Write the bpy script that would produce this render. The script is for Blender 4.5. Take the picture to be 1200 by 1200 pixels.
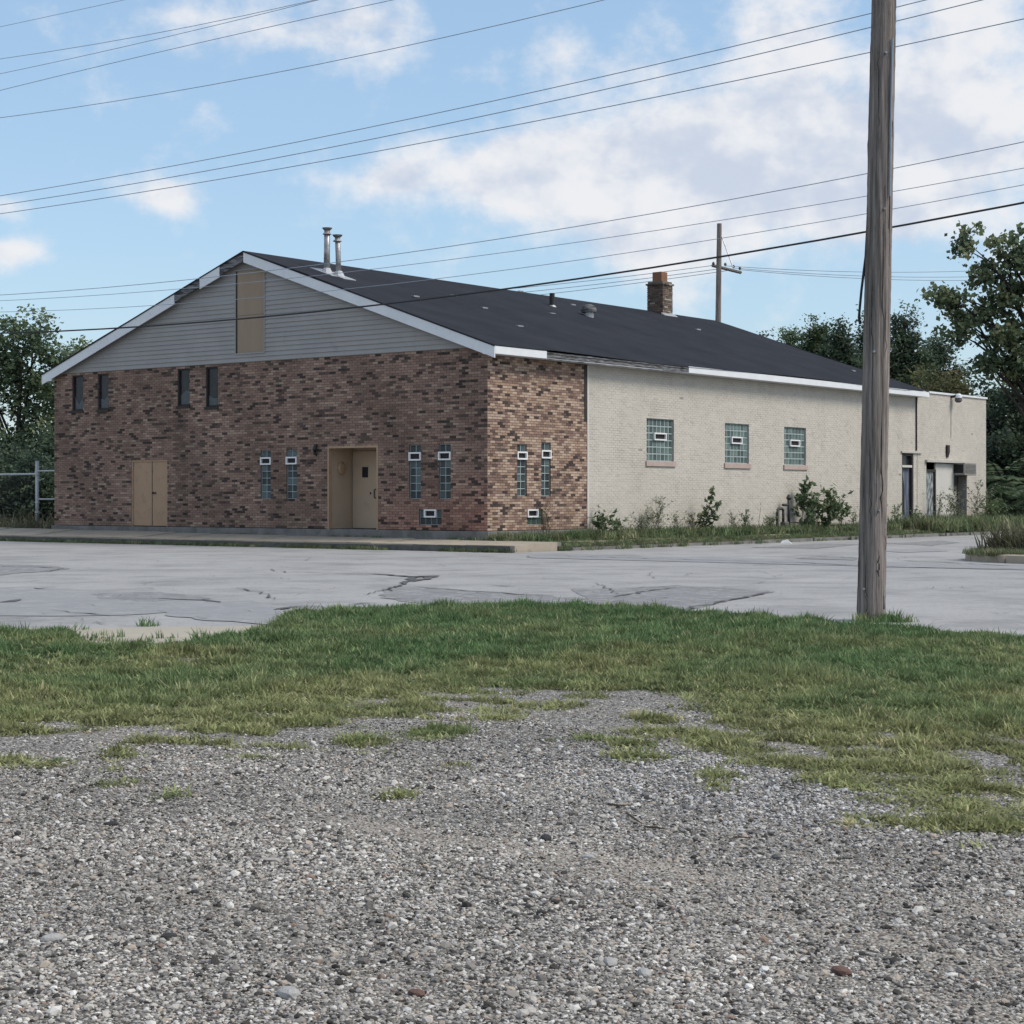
import bpy, math, random
import numpy as np
from mathutils import Vector, Matrix
R = math.radians
random.seed(7); rng = np.random.default_rng(7)
for o in list(bpy.data.objects): bpy.data.objects.remove(o)
SC = bpy.context.scene
COL = SC.collection
# ------------------------------------------------------------------ camera, sky, sun, exposure
FPX, HOR, EYE = 2130.0, 583.0, 1.35          # focal length and horizon measured in the 1200 px photograph, eye height
cd = bpy.data.cameras.new('camera'); cam = bpy.data.objects.new('camera', cd); COL.objects.link(cam)
cam.location = (0, 0, EYE); cam.rotation_euler = (R(90), 0, 0)
cd.sensor_width = 36; cd.lens = 36*FPX/1200; cd.shift_y = (HOR-600)/1200
cd.clip_start = .1; cd.clip_end = 5000
SC.camera = cam
SUN_AZ, SUN_EL = R(104), R(48)               # azimuth clockwise from the view direction (+Y)
sl = bpy.data.lights.new('sun', 'SUN'); so = bpy.data.objects.new('sun', sl); COL.objects.link(so)
sl.energy = 2.4; sl.angle = R(24); sl.color = (1, .92, .80)
sdir = Vector((math.sin(SUN_AZ)*math.cos(SUN_EL), math.cos(SUN_AZ)*math.cos(SUN_EL), math.sin(SUN_EL)))
so.rotation_euler = sdir.to_track_quat('Z', 'Y').to_euler(); so.location = (30, -10, 40)
SC.view_settings.view_transform = 'Standard'; SC.view_settings.look = 'None'
SC.view_settings.exposure = 0.26; SC.view_settings.gamma = 1; SC.view_settings.use_curve_mapping = False

SC.cycles.max_bounces = 5; SC.cycles.diffuse_bounces = 2; SC.cycles.glossy_bounces = 2; SC.cycles.transmission_bounces = 2; SC.cycles.transparent_max_bounces = 4; SC.cycles.caustics_reflective = False; SC.cycles.caustics_refractive = False
def make_world():
    w = bpy.data.worlds.new('World'); SC.world = w; w.use_nodes = True
    nt = w.node_tree; nt.nodes.clear(); N = nt.nodes.new; L = nt.links.new
    out = N('ShaderNodeOutputWorld'); bg = N('ShaderNodeBackground'); L(bg.outputs[0], out.inputs[0])
    bg.inputs[1].default_value = .112
    w.cycles.sampling_method = 'MANUAL'; w.cycles.sample_map_resolution = 256
    sky = N('ShaderNodeTexSky'); sky.sky_type = 'NISHITA'; sky.sun_disc = False
    sky.sun_elevation = SUN_EL; sky.sun_rotation = SUN_AZ; sky.air_density = 1.1; sky.dust_density = .7; sky.ozone_density = 2.2
    def m(op, a, b=None, c=None, clamp=False):
        n = N('ShaderNodeMath'); n.operation = op; n.use_clamp = clamp
        for i, v in enumerate((a, b, c)):
            if v is None: continue
            if isinstance(v, (int, float)): n.inputs[i].default_value = v
            else: L(v, n.inputs[i])
        return n.outputs[0]
    tc = N('ShaderNodeTexCoord'); sp = N('ShaderNodeSeparateXYZ'); L(tc.outputs['Generated'], sp.inputs[0])
    az = m('ARCTAN2', sp.outputs[0], sp.outputs[1]); el = m('ARCSINE', sp.outputs[2])
    def noise(sx, sy, sc, det, dx=0., dy=0., rough=.55):
        cb = N('ShaderNodeCombineXYZ'); L(m('MULTIPLY_ADD', az, sx, dx), cb.inputs[0]); L(m('MULTIPLY_ADD', el, sy, dy), cb.inputs[1])
        n = N('ShaderNodeTexNoise'); n.noise_dimensions = '2D'; L(cb.outputs[0], n.inputs['Vector'])
        n.inputs['Scale'].default_value = sc; n.inputs['Detail'].default_value = det; n.inputs['Roughness'].default_value = rough
        return n.outputs[0]
    # cloud banks of this sky (direction of the middle, half width, half height, weight) in the photograph's pixels
    banks = [(315,44,165,36,.74),(440,18,60,30,.4),(680,205,220,55,1.15),(600,190,60,40,.5),(1000,165,240,80,1.2),(915,40,62,60,.85),(655,72,34,38,.62),(740,78,50,30,.35),
             (750,292,95,34,.8),(820,320,70,40,.5),(195,236,42,20,.85),(5,258,36,14,.85),(5,305,38,18,.85),(470,212,50,26,.5),(1130,40,110,60,.85),(1150,260,160,60,.5),(940,250,160,40,.6)]
    tot = None
    for px, py, rx, ry, wt in banks:
        a0 = math.atan((px-600)/FPX); e0 = math.atan((HOR-py)/FPX)
        dx = m('MULTIPLY', m('SUBTRACT', az, a0), FPX/rx); dy = m('MULTIPLY', m('SUBTRACT', el, e0), FPX/ry)
        d2 = m('ADD', m('MULTIPLY', dx, dx), m('MULTIPLY', dy, dy))
        g = m('MULTIPLY', m('POWER', 2.718, m('MULTIPLY', d2, -.9)), wt)
        tot = g if tot is None else m('ADD', tot, g)
    fb = noise(1, 1.35, 19, 8, 3.1, 1.7, .6); fbo = noise(1, 1.35, 19, 4, 3.1+.012, 1.7+.022, .55)
    fb2 = noise(1, 1.5, 4.2, 3, 8.3, 2.2)
    # outside the photographed part the same kind of broken cloud goes on
    away = m('SMOOTH_MIN', m('MULTIPLY', m('ABSOLUTE', m('SUBTRACT', m('ABSOLUTE', az), .33)), 2.5), 1, .2)
    inview = m('MULTIPLY', m('LESS_THAN', m('ABSOLUTE', az), .30), m('LESS_THAN', el, .30))
    n = N('ShaderNodeMapRange'); n.interpolation_type = 'SMOOTHSTEP'; L(m('ABSOLUTE', az), n.inputs[0]); n.inputs[1].default_value = .27; n.inputs[2].default_value = .45
    n2 = N('ShaderNodeMapRange'); n2.interpolation_type = 'SMOOTHSTEP'; L(el, n2.inputs[0]); n2.inputs[1].default_value = .27; n2.inputs[2].default_value = .42
    outside = m('MAXIMUM', n.outputs[0], n2.outputs[0])
    gen = m('MULTIPLY', m('SUBTRACT', fb2, .36), 3.2)
    cover = m('ADD', m('MULTIPLY', tot, m('SUBTRACT', 1, outside)), m('MULTIPLY', gen, outside))
    dens = m('ADD', m('MULTIPLY', cover, 1.0), m('MULTIPLY', m('SUBTRACT', fb, .5), 1.85))
    mr = N('ShaderNodeMapRange'); mr.interpolation_type = 'SMOOTHSTEP'; L(dens, mr.inputs[0]); mr.inputs[1].default_value = .12; mr.inputs[2].default_value = 1.0
    mask = m('MULTIPLY', mr.outputs[0], .93)
    # thicker middles turn grey-blue, edges and tops stay white
    sh = noise(1, 2.0, 7, 5, 5.9, 4.4)
    gr = N('ShaderNodeMapRange'); gr.interpolation_type = 'SMOOTHSTEP'
    L(m('ADD', m('ADD', m('MULTIPLY', dens, .40), m('MULTIPLY', m('SUBTRACT', sh, .5), 1.6)), m('MULTIPLY', m('SUBTRACT', fbo, fb), 2.2)), gr.inputs[0]); gr.inputs[1].default_value = .10; gr.inputs[2].default_value = 1.05
    cm = N('ShaderNodeMix'); cm.data_type = 'RGBA'; L(gr.outputs[0], cm.inputs['Factor'])
    cm.inputs['A'].default_value = (6.55, 6.55, 6.7, 1); cm.inputs['B'].default_value = (4.5, 4.95, 5.85, 1)
    hz = N('ShaderNodeMix'); hz.data_type = 'RGBA'; hz.inputs['Factor'].default_value = .34       # thin high veil over the blue
    L(sky.outputs[0], hz.inputs['A']); hz.inputs['B'].default_value = (4.1, 6.1, 8.4, 1)
    mx = N('ShaderNodeMix'); mx.data_type = 'RGBA'; L(mask, mx.inputs['Factor']); L(hz.outputs['Result'], mx.inputs['A']); L(cm.outputs['Result'], mx.inputs['B'])
    L(mx.outputs['Result'], bg.inputs[0])
make_world()

# ------------------------------------------------------------------ frames of reference
# building frame: origin at the street corner of the brick building, x along its front (to the right), y along its side (away)
BX, BY = (571-600)/46.9, 45.4
CA, SA = .7917, .6109
BROT = -math.atan2(SA, CA)
def w2l(X, Y): dx, dy = X-BX, Y-BY; return CA*dx-SA*dy, SA*dx+CA*dy
def l2w(x, y): return BX+CA*x+SA*y, BY-SA*x+CA*y
CLX, CLY = w2l(0, 0)
def fr(px, py, y=0.):                         # photograph point -> (x, z) on the plane y = const of the building frame
    r = (px-600)/FPX; dx, dy = CA*r-SA, SA*r+CA; t = (y-CLY)/dy
    return CLX+t*dx, EYE+(HOR-py)/FPX*t
def sd(px, py, x=0.):                         # photograph point -> (y, z) on the plane x = const
    r = (px-600)/FPX; dx, dy = CA*r-SA, SA*r+CA; t = (x-CLX)/dx
    return CLY+t*dy, EYE+(HOR-py)/FPX*t
def at(px, py, Y): return Vector(((px-600)/FPX*Y, Y, EYE+(HOR-py)/FPX*Y))
def gnd(px, py, z=0.): Y = (EYE-z)*FPX/(py-HOR); return ((px-600)/FPX*Y, Y)

# ------------------------------------------------------------------ materials
def mat(name, col=(.5,.5,.5), col2=None, scale=3., rough=.85, bump=0., bscale=60., attr=False, amt=.5, spec=.3, stretch=(1,1,1), rand=None, metal=0., coord='Object', dirt=None, detail=4):
    mt = bpy.data.materials.new(name); mt.use_nodes = True; nt = mt.node_tree; N = nt.nodes.new; L = nt.links.new
    p = nt.nodes['Principled BSDF']; p.inputs['Roughness'].default_value = rough; p.inputs['Specular IOR Level'].default_value = spec; p.inputs['Metallic'].default_value = metal
    tc = N('ShaderNodeTexCoord'); mp = N('ShaderNodeMapping'); L(tc.outputs[coord], mp.inputs[0]); mp.inputs['Scale'].default_value = stretch
    def nz(sc, det=detail, rough=.6):
        n = N('ShaderNodeTexNoise'); n.inputs['Scale'].default_value = sc; n.inputs['Detail'].default_value = det; n.inputs['Roughness'].default_value = rough; L(mp.outputs[0], n.inputs['Vector']); return n.outputs[0]
    def mixc(f, a, b, bt='MIX'):
        x = N('ShaderNodeMix'); x.data_type = 'RGBA'; x.blend_type = bt
        if isinstance(f, float): x.inputs['Factor'].default_value = f
        else: L(f, x.inputs['Factor'])
        for k, v in (('A', a), ('B', b)):
            if isinstance(v, tuple): x.inputs[k].default_value = (*v, 1)
            else: L(v, x.inputs[k])
        return x.outputs['Result']
    def ramp(v, a, b):
        r = N('ShaderNodeMapRange'); L(v, r.inputs[0]); r.inputs[1].default_value = a; r.inputs[2].default_value = b; return r.outputs[0]
    if attr:
        at_ = N('ShaderNodeAttribute'); at_.attribute_name = 'col'; base = at_.outputs['Color']
        if col2: base = mixc(ramp(nz(scale), .5-amt, .5+amt), mixc(1., base, col2, 'MULTIPLY'), base)
    else:
        base = mixc(ramp(nz(scale), .5-amt/2, .5+amt/2), col, col2 or col)
    if rand:                                   # per instance tint from a ramp
        oi = N('ShaderNodeObjectInfo'); cr = N('ShaderNodeValToRGB'); L(oi.outputs['Random'], cr.inputs[0]); cr.color_ramp.interpolation = 'CONSTANT'
        e = cr.color_ramp.elements
        for i, (pos, c) in enumerate(rand):
            q = e[i] if i < 2 else e.new(pos)
            q.position = pos; q.color = (*c, 1)
        base = cr.outputs[0]
        ln = N('ShaderNodeTexNoise'); ln.inputs['Scale'].default_value = .55; ln.inputs['Detail'].default_value = 3; L(oi.outputs['Location'], ln.inputs['Vector']); lr = N('ShaderNodeMapRange'); L(ln.outputs[0], lr.inputs[0]); lr.inputs[1].default_value = .3; lr.inputs[2].default_value = .7; lr.inputs[3].default_value = .72; lr.inputs[4].default_value = 1.25
        lc = N('ShaderNodeCombineColor'); [L(lr.outputs[0], lc.inputs[q]) for q in range(3)]; base = mixc(1., base, lc.outputs[0], 'MULTIPLY')
        if col2: base = mixc(ramp(nz(scale), .3, .7), mixc(1., base, col2, 'MULTIPLY'), base)
    if dirt:                                   # grime blotches: (colour, scale, low, high, strength)
        for (dc, ds, lo, hi, st) in dirt:
            f = N('ShaderNodeMath'); f.operation = 'MULTIPLY'; L(ramp(nz(ds, 5, .65), lo, hi), f.inputs[0]); f.inputs[1].default_value = st; f.use_clamp = True
            base = mixc(f.outputs[0], base, dc)
    L(base, p.inputs['Base Color'])
    if bump:
        b = N('ShaderNodeBump'); b.inputs['Strength'].default_value = bump; b.inputs['Distance'].default_value = .02; L(nz(bscale, 5), b.inputs['Height']); L(b.outputs[0], p.inputs['Normal'])
    return mt
M = {}
M['brick'] = mat('brick', attr=True, col2=(.72,.72,.74), scale=.9, amt=.35, bump=.25, bscale=90, rough=.9, dirt=[((.10,.078,.07),.5,.55,.8,.35)])
M['mortar'] = mat('mortar', (.20,.165,.14), (.12,.10,.088), 1.3, bump=.3)
M['paint'] = mat('painted_brick', attr=True, col2=(.86,.85,.83), scale=.8, amt=.3, bump=.2, bscale=70, rough=.75, dirt=[((.36,.345,.32),1.1,.52,.75,.5),((.22,.205,.19),11,.64,.74,.5)])
M['paint_joint'] = mat('painted_joint', (.50,.475,.44), (.43,.405,.37), 2.0, bump=.2, dirt=[((.27,.25,.22),.55,.52,.66,.75)])
M['concrete'] = mat('concrete', (.23,.225,.215), (.13,.127,.12), 2.5, bump=.35, bscale=40, dirt=[((.07,.075,.065),3,.55,.75,.6)])
M['kerb'] = mat('kerb_concrete', (.14,.137,.13), (.075,.075,.068), 3.5, bump=.4, bscale=40, dirt=[((.05,.06,.04),4,.5,.68,.7)])
M['walk'] = mat('sidewalk_concrete', (.43,.37,.29), (.31,.27,.22), 1.2, bump=.3, bscale=50, dirt=[((.12,.115,.10),2.6,.56,.75,.6)])
M['siding'] = mat('vinyl_siding', (.345,.335,.325), (.29,.28,.272), 1.0, rough=.6, bump=.04, dirt=[((.19,.18,.17),1.6,.58,.8,.4)])
M['white'] = mat('white_aluminium', (.76,.78,.80), (.66,.68,.71), 2, rough=.4, dirt=[((.34,.33,.31),5,.62,.8,.45)])
M['weathered'] = mat('weathered_board', (.25,.25,.26), (.03,.03,.033), 5, rough=.9, bump=.6, stretch=(.6,.6,6), amt=.25)
M['roof'] = mat('asphalt_shingle', (.034,.036,.044), (.021,.023,.029), .8, rough=.95, spec=.08, bump=.35, bscale=45, dirt=[((.030,.033,.040),1.5,.6,.85,.5)])
M['tan'] = mat('tan_paint', (.43,.285,.185), (.36,.24,.152), 1.5, rough=.6, bump=.05, dirt=[((.16,.115,.07),4,.55,.75,.5),((.12,.09,.06),16,.62,.72,.5),((.46,.36,.26),2,.6,.75,.4)])
M['tan2'] = mat('beige_paint', (.53,.41,.30), (.46,.355,.26), 1.5, rough=.55, bump=.05, dirt=[((.15,.12,.08),3,.62,.8,.4)])
M['ply'] = mat('plywood', (.34,.265,.195), (.28,.215,.155), 2.2, rough=.8, stretch=(1,1,.25), bump=.1, dirt=[((.15,.10,.065),3,.62,.8,.5)])
M['whiteboard'] = mat('white_board', (.60,.58,.54), (.52,.50,.46), 1.5, rough=.7, dirt=[((.28,.26,.23),4,.6,.78,.5)])
M['dark'] = mat('dark_interior', (.012,.013,.015), (.02,.02,.022), 4, rough=.6)
M['darkwood'] = mat('dark_trim', (.05,.042,.038), (.025,.022,.02), 5, rough=.7)
M['glass'] = mat('window_glass', (.012,.016,.019), (.03,.036,.04), 6, rough=.25, spec=.3)
M['block'] = mat('glass_block', attr=True, col2=(.5,.55,.55), scale=9, amt=.3, rough=.28, spec=.4)
M['blockjoint'] = mat('block_joint', (.36,.42,.42), (.28,.33,.33), 5, rough=.8)
M['blockjoint_dark'] = mat('block_joint_dark', (.15,.17,.17), (.09,.10,.10), 5, rough=.8)
M['ventwhite'] = mat('vent_white', (.80,.80,.80), (.7,.7,.7), 4, rough=.4)
M['sill'] = mat('sill_stone', (.46,.37,.33), (.38,.30,.27), 4, rough=.8)
M['galv'] = mat('galvanised_steel', (.42,.43,.44), (.30,.30,.31), 6, rough=.45, metal=.6, dirt=[((.13,.06,.035),7,.5,.66,.8)])
M['galv_clean'] = mat('fence_steel', (.45,.47,.49), (.36,.38,.40), 6, rough=.5, metal=.4)
M['chainwire'] = mat('chain_wire', (.10,.105,.11), (.07,.075,.08), 6, rough=.6)
M['clay'] = mat('clay_flue', (.27,.14,.085), (.19,.10,.065), 6)
M['chimney'] = mat('chimney_brick', attr=True, col2=(.7,.7,.7), scale=6, bump=.3)
M['black'] = mat('black_metal', (.018,.018,.02), (.03,.03,.03), 6, rough=.5)
M['wire'] = mat('wire_black', (.02,.022,.026), (.03,.03,.034), 3, rough=.6)
M['wiregrey'] = mat('wire_grey', (.30,.35,.42), (.24,.28,.34), 3, rough=.6)
M['gaspipe'] = mat('gas_pipe', (.06,.058,.055), (.035,.033,.032), 8, rough=.6)
M['gasgrey'] = mat('meter_grey', (.13,.128,.122), (.08,.078,.074), 8, rough=.6)
M['bulb'] = mat('lamp_glass', (.7,.7,.72), (.6,.6,.62), 8, rough=.25, spec=.5)
M['blue'] = mat('peeling_blue', (.05,.065,.11), (.16,.18,.22), 3, rough=.7, stretch=(4,4,.5), amt=.25)
M['peel'] = mat('peeling_white', (.42,.46,.47), (.03,.035,.04), 3, rough=.7, stretch=(9,9,1.2), amt=.12)
M['bark'] = mat('bark', (.075,.06,.05), (.035,.03,.026), 5, bump=.7, bscale=25, stretch=(1,1,.25))
M['litter'] = mat('litter_white', (.7,.7,.7), (.6,.6,.6), 5)
M['twig'] = mat('dry_twig', (.10,.075,.055), (.05,.04,.03), 9)
M['stone'] = mat('loose_stone', (.40,.39,.38), (.28,.275,.27), 12, bump=.4)
M['stonedark'] = mat('dark_stone', (.03,.03,.032), (.05,.05,.05), 12, bump=.4)
M['stonered'] = mat('red_stone', (.15,.085,.07), (.11,.07,.06), 12, bump=.4)

# ------------------------------------------------------------------ mesh helpers
class MB:
    def __init__(s): s.v = []; s.f = []; s.c = []
    def face(s, pts, c=(1,1,1)):
        i = len(s.v); s.v.extend(pts); s.f.append(tuple(range(i, i+len(pts)))); s.c.append(c)
    def hexa(s, p, c=(1,1,1), skip=()):
        i = len(s.v); s.v.extend(p)
        for k, q in enumerate(((3,2,1,0),(4,5,6,7),(0,1,5,4),(1,2,6,5),(2,3,7,6),(3,0,4,7))):
            if k in skip: continue
            s.f.append(tuple(i+j for j in q)); s.c.append(c)
    def box(s, x0, x1, y0, y1, z0, z1, c=(1,1,1), T=None, skip=()):
        p = [(x0,y0,z0),(x1,y0,z0),(x1,y1,z0),(x0,y1,z0),(x0,y0,z1),(x1,y0,z1),(x1,y1,z1),(x0,y1,z1)]
        if T: p = [T(*q) for q in p]
        s.hexa(p, c, skip)
    def frame(s, x0, x1, z0, z1, w, d0, d1, T, c=(1,1,1)):        # picture-frame ring in a wall plane
        s.box(x0, x1, d0, d1, z0, z0+w, c, T); s.box(x0, x1, d0, d1, z1-w, z1, c, T)
        s.box(x0, x0+w, d0, d1, z0+w, z1-w, c, T); s.box(x1-w, x1, d0, d1, z0+w, z1-w, c, T)
    def prism(s, poly, T, d0, d1, c=(1,1,1)):                     # polygon in (s, z) extruded in depth
        a = [T(p[0], d0, p[1]) for p in poly]; b = [T(p[0], d1, p[1]) for p in poly]; n = len(poly); i = len(s.v)
        s.v.extend(a+b); s.f.append(tuple(i+k for k in range(n))); s.f.append(tuple(i+n+k for k in reversed(range(n)))); s.c += [c, c]
        for k in range(n): s.f.append((i+k, i+(k+1) % n, i+n+(k+1) % n, i+n+k)); s.c.append(c)
    def tube(s, pts, rad, n=8, c=(1,1,1), cap=True):
        pts = [Vector(p) for p in pts]; m = len(pts)
        if not hasattr(rad, '__len__'): rad = [rad]*m
        i0 = len(s.v)
        for k in range(m):
            t = (pts[min(k+1, m-1)]-pts[max(k-1, 0)]).normalized()
            u = t.cross(Vector((0,0,1)) if abs(t.z) < .9 else Vector((1,0,0))).normalized(); w = t.cross(u)
            for j in range(n):
                a = 2*math.pi*j/n; s.v.append(tuple(pts[k]+(u*math.cos(a)+w*math.sin(a))*rad[k]))
        for k in range(m-1):
            for j in range(n):
                s.f.append((i0+k*n+j, i0+k*n+(j+1) % n, i0+(k+1)*n+(j+1) % n, i0+(k+1)*n+j)); s.c.append(c)
        if cap:
            s.f.append(tuple(i0+j for j in reversed(range(n)))); s.f.append(tuple(i0+(m-1)*n+j for j in range(n))); s.c += [c, c]
    def mesh(s, name, mt, smooth=False):
        me = bpy.data.meshes.new(name); me.from_pydata(s.v, [], s.f); me.materials.append(mt)
        a = me.color_attributes.new('col', 'FLOAT_COLOR', 'CORNER')
        ln = np.array([len(f) for f in s.f]); cc = np.ones((len(s.f), 4), np.float32); cc[:, :3] = np.array([q[:3] for q in s.c], np.float32)
        a.data.foreach_set('color', np.repeat(cc, ln, axis=0).ravel())
        if smooth: me.polygons.foreach_set('use_smooth', np.ones(len(s.f), bool))
        return me
    def build(s, name, mt, parent=None, off=None, smooth=False, bevel=0):
        o = bpy.data.objects.new(name, s.mesh(name, mt, smooth)); COL.objects.link(o)
        if parent is not None: o.parent = parent
        if off is not None: o.location = off
        if bevel:
            b = o.modifiers.new('bevel', 'BEVEL'); b.width = bevel; b.segments = 2; b.limit_method = 'ANGLE'
        return o
def obj(name, me, parent=None, loc=None, kind=None):
    o = bpy.data.objects.new(name, me); COL.objects.link(o)
    if parent is not None: o.parent = parent
    if loc is not None: o.location = loc
    if kind: o['kind'] = kind
    return o
def empty(name, loc=(0,0,0), rz=0.):
    o = bpy.data.objects.new(name, None); COL.objects.link(o); o.location = loc; o.rotation_euler = (0,0,rz); o.empty_display_size = .2; return o
def tag(o, label=None, cat=None, group=None, kind=None):
    for k, v in (('label', label), ('category', cat), ('group', group), ('kind', kind)):
        if v: o[k] = v
    return o
def npmesh(name, V, F, mt, col=None, smooth=False):               # numpy verts, faces (n x k), per-face colour
    me = bpy.data.meshes.new(name); k = F.shape[1]
    me.vertices.add(len(V)); me.vertices.foreach_set('co', np.ascontiguousarray(V, np.float32).ravel())
    me.loops.add(F.size); me.loops.foreach_set('vertex_index', np.ascontiguousarray(F, np.int32).ravel())
    me.polygons.add(len(F)); me.polygons.foreach_set('loop_start', np.arange(0, F.size, k, dtype=np.int32)); me.polygons.foreach_set('loop_total', np.full(len(F), k, np.int32))
    me.update(calc_edges=True)
    if col is not None:
        a = me.color_attributes.new('col', 'FLOAT_COLOR', 'CORNER'); cc = np.ones((len(F), 4), np.float32); cc[:, :3] = col
        a.data.foreach_set('color', np.repeat(cc, k, axis=0).ravel())
    if smooth: me.polygons.foreach_set('use_smooth', np.ones(len(F), bool))
    me.materials.append(mt); return me
# ------------------------------------------------------------------ ground, roads, pavements
def lpoly(name, pts, z, mt, res=None):                             # flat sheet given in the building frame
    mb = MB(); mb.face([(*l2w(x, y), z) for x, y in pts]); o = mb.build(name, mt); o['kind'] = 'structure'; return o
M['soil'] = mat('soil', (.10,.085,.06), (.07,.075,.04), .6, bump=.5, bscale=20)
def gravel_material():
    mt = bpy.data.materials.new('gravel_bed'); mt.use_nodes = True; nt = mt.node_tree; N = nt.nodes.new; L = nt.links.new
    p = nt.nodes['Principled BSDF']; p.inputs['Roughness'].default_value = .95; p.inputs['Specular IOR Level'].default_value = .15
    tc = N('ShaderNodeTexCoord')
    v = N('ShaderNodeTexVoronoi'); v.inputs['Scale'].default_value = 72; L(tc.outputs['Object'], v.inputs[0])
    cr = N('ShaderNodeValToRGB'); e = cr.color_ramp.elements
    sp = N('ShaderNodeSeparateColor'); L(v.outputs['Color'], sp.inputs[0]); L(sp.outputs[0], cr.inputs[0])
    e[0].position = 0; e[0].color = (.09,.085,.08,1); e[1].position = 1; e[1].color = (.66,.63,.59,1)
    for pos, c in ((.3,(.17,.161,.151)),(.55,(.28,.265,.246)),(.75,(.40,.38,.353)),(.9,(.53,.505,.472))):
        q = e.new(pos); q.color = (*c, 1)
    dm = N('ShaderNodeMapRange'); L(v.outputs['Distance'], dm.inputs[0]); dm.inputs[1].default_value = .35; dm.inputs[2].default_value = .75; dm.inputs[3].default_value = 1; dm.inputs[4].default_value = .45
    n = N('ShaderNodeTexNoise'); n.inputs['Scale'].default_value = .55; n.inputs['Detail'].default_value = 5; L(tc.outputs['Object'], n.inputs[0])
    nr = N('ShaderNodeMapRange'); L(n.outputs[0], nr.inputs[0]); nr.inputs[1].default_value = .50; nr.inputs[2].default_value = .72; nr.inputs[4].default_value = .55
    mx = N('ShaderNodeMix'); mx.data_type = 'RGBA'; L(nr.outputs[0], mx.inputs['Factor']); L(cr.outputs[0], mx.inputs['A']); mx.inputs['B'].default_value = (.37,.33,.28,1)
    fa = N('ShaderNodeAttribute'); fa.attribute_name = 'fines'; mf = N('ShaderNodeMix'); mf.data_type = 'RGBA'; L(fa.outputs['Fac'], mf.inputs['Factor']); L(mx.outputs['Result'], mf.inputs['A']); mf.inputs['B'].default_value = (.47,.42,.36,1); mx = mf
    mm = N('ShaderNodeMix'); mm.data_type = 'RGBA'; mm.blend_type = 'MULTIPLY'; mm.inputs['Factor'].default_value = 1; L(mx.outputs['Result'], mm.inputs['A']); L(dm.outputs[0], mm.inputs['B'])
    L(mm.outputs['Result'], p.inputs['Base Color'])
    b = N('ShaderNodeBump'); b.inputs['Strength'].default_value = .9; b.inputs['Distance'].default_value = .012; b.invert = True; L(v.outputs['Distance'], b.inputs['Height']); L(b.outputs[0], p.inputs['Normal'])
    return mt
M['gravel'] = gravel_material()
M['road'] = mat('worn_asphalt', (.365,.358,.352), (.29,.287,.285), .35, rough=.9, bump=.3, bscale=30, dirt=[((.19,.19,.195),.7,.48,.70,.65),((.14,.14,.144),16,.54,.68,.55),((.45,.44,.43),.5,.55,.8,.5),((.17,.17,.178),5,.58,.72,.45)])
M['patch'] = mat('road_patch', (.235,.233,.236), (.18,.18,.184), 1.2, rough=.9, bump=.4, bscale=30, dirt=[((.38,.375,.37),7,.48,.66,.7),((.12,.12,.125),20,.55,.68,.6)])
M['crack'] = mat('crack_tar', (.07,.07,.072), (.13,.13,.132), 6, rough=.8)
M['apron'] = mat('apron_concrete', (.42,.38,.31), (.33,.30,.25), 1.5, rough=.9, bump=.3)
M['stain'] = mat('road_stain', (.29,.29,.297), (.24,.24,.247), 2, rough=.9, bump=.2, dirt=[((.38,.375,.37),4,.5,.66,.6),((.16,.16,.166),18,.55,.7,.5)])

g = MB(); g.face([(-900,-300,-.04),(900,-300,-.04),(900,1500,-.04),(-900,1500,-.04)]); tag(g.build('ground', M['soil']), kind='structure')
ROADZ = .06
# gravel lot: a gently uneven sheet
nx, ny = 300, 300
xs = np.linspace(-16, 16, nx); ys = np.linspace(-3, 27, ny); XX, YY = np.meshgrid(xs, ys)
def smooth(t): t = np.clip(t, 0, 1); return t*t*(3-2*t)
def lot_z(X, Y): return .054*smooth((Y-12)/5.0)+(1-.8*smooth((Y-13)/4))*lot_bumps(X, Y)
def lot_bumps(X, Y): return .012*np.sin(X*.9+Y*.4)+.010*np.sin(Y*1.1-X*.5+1)+.006*np.sin(X*2.3+1.3)*np.sin(Y*1.9)
V = np.stack([XX.ravel(), YY.ravel(), lot_z(XX, YY).ravel()], 1); ii = np.arange(nx*ny).reshape(ny, nx)
F = np.stack([ii[:-1,:-1].ravel(), ii[:-1,1:].ravel(), ii[1:,1:].ravel(), ii[1:,:-1].ravel()], 1)
RUTS = [([(380,960),(520,985),(700,1010),(880,1038),(1060,1062),(1300,1078)], .16, .9), ([(640,1010),(780,1050),(940,1085),(1100,1120),(1300,1150)], .13, .8), ([(860,1110),(1000,1150),(1200,1195)], .12, .7),
        ([(-60,1010),(120,1030),(330,1085),(480,1190)], .12, .5), ([(840,985),(940,1000),(1040,1020)], .14, .7), ([(560,905),(720,945),(860,990)], .10, .45)]
def fines(P):                                  # wheel tracks where dust and fines are pressed between the stones
    o = np.zeros(len(P)); wob = .5+.5*np.sin(P[:, 0]*3.1+P[:, 1]*2.3)*np.sin(P[:, 0]*1.3-P[:, 1]*4.1)
    for pix, w_, k in RUTS:
        G = np.array([gnd(x, y, 0) for x, y in pix]); d = np.full(len(P), 1e9)
        for a, b in zip(G, G[1:]):
            e = b-a; t = np.clip(((P-a)@e)/(e@e), 0, 1); d = np.minimum(d, np.linalg.norm(P-a-t[:, None]*e, axis=1))
        o = np.maximum(o, k*np.exp(-(d/w_)**2)*(.35+.75*wob))
    return np.clip(o, 0, 1)
lotm = npmesh('gravel_lot', V, F, M['gravel'], smooth=True); fa = lotm.attributes.new('fines', 'FLOAT', 'POINT'); fa.data.foreach_set('value', fines(V[:, :2]).astype(np.float32))
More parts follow.
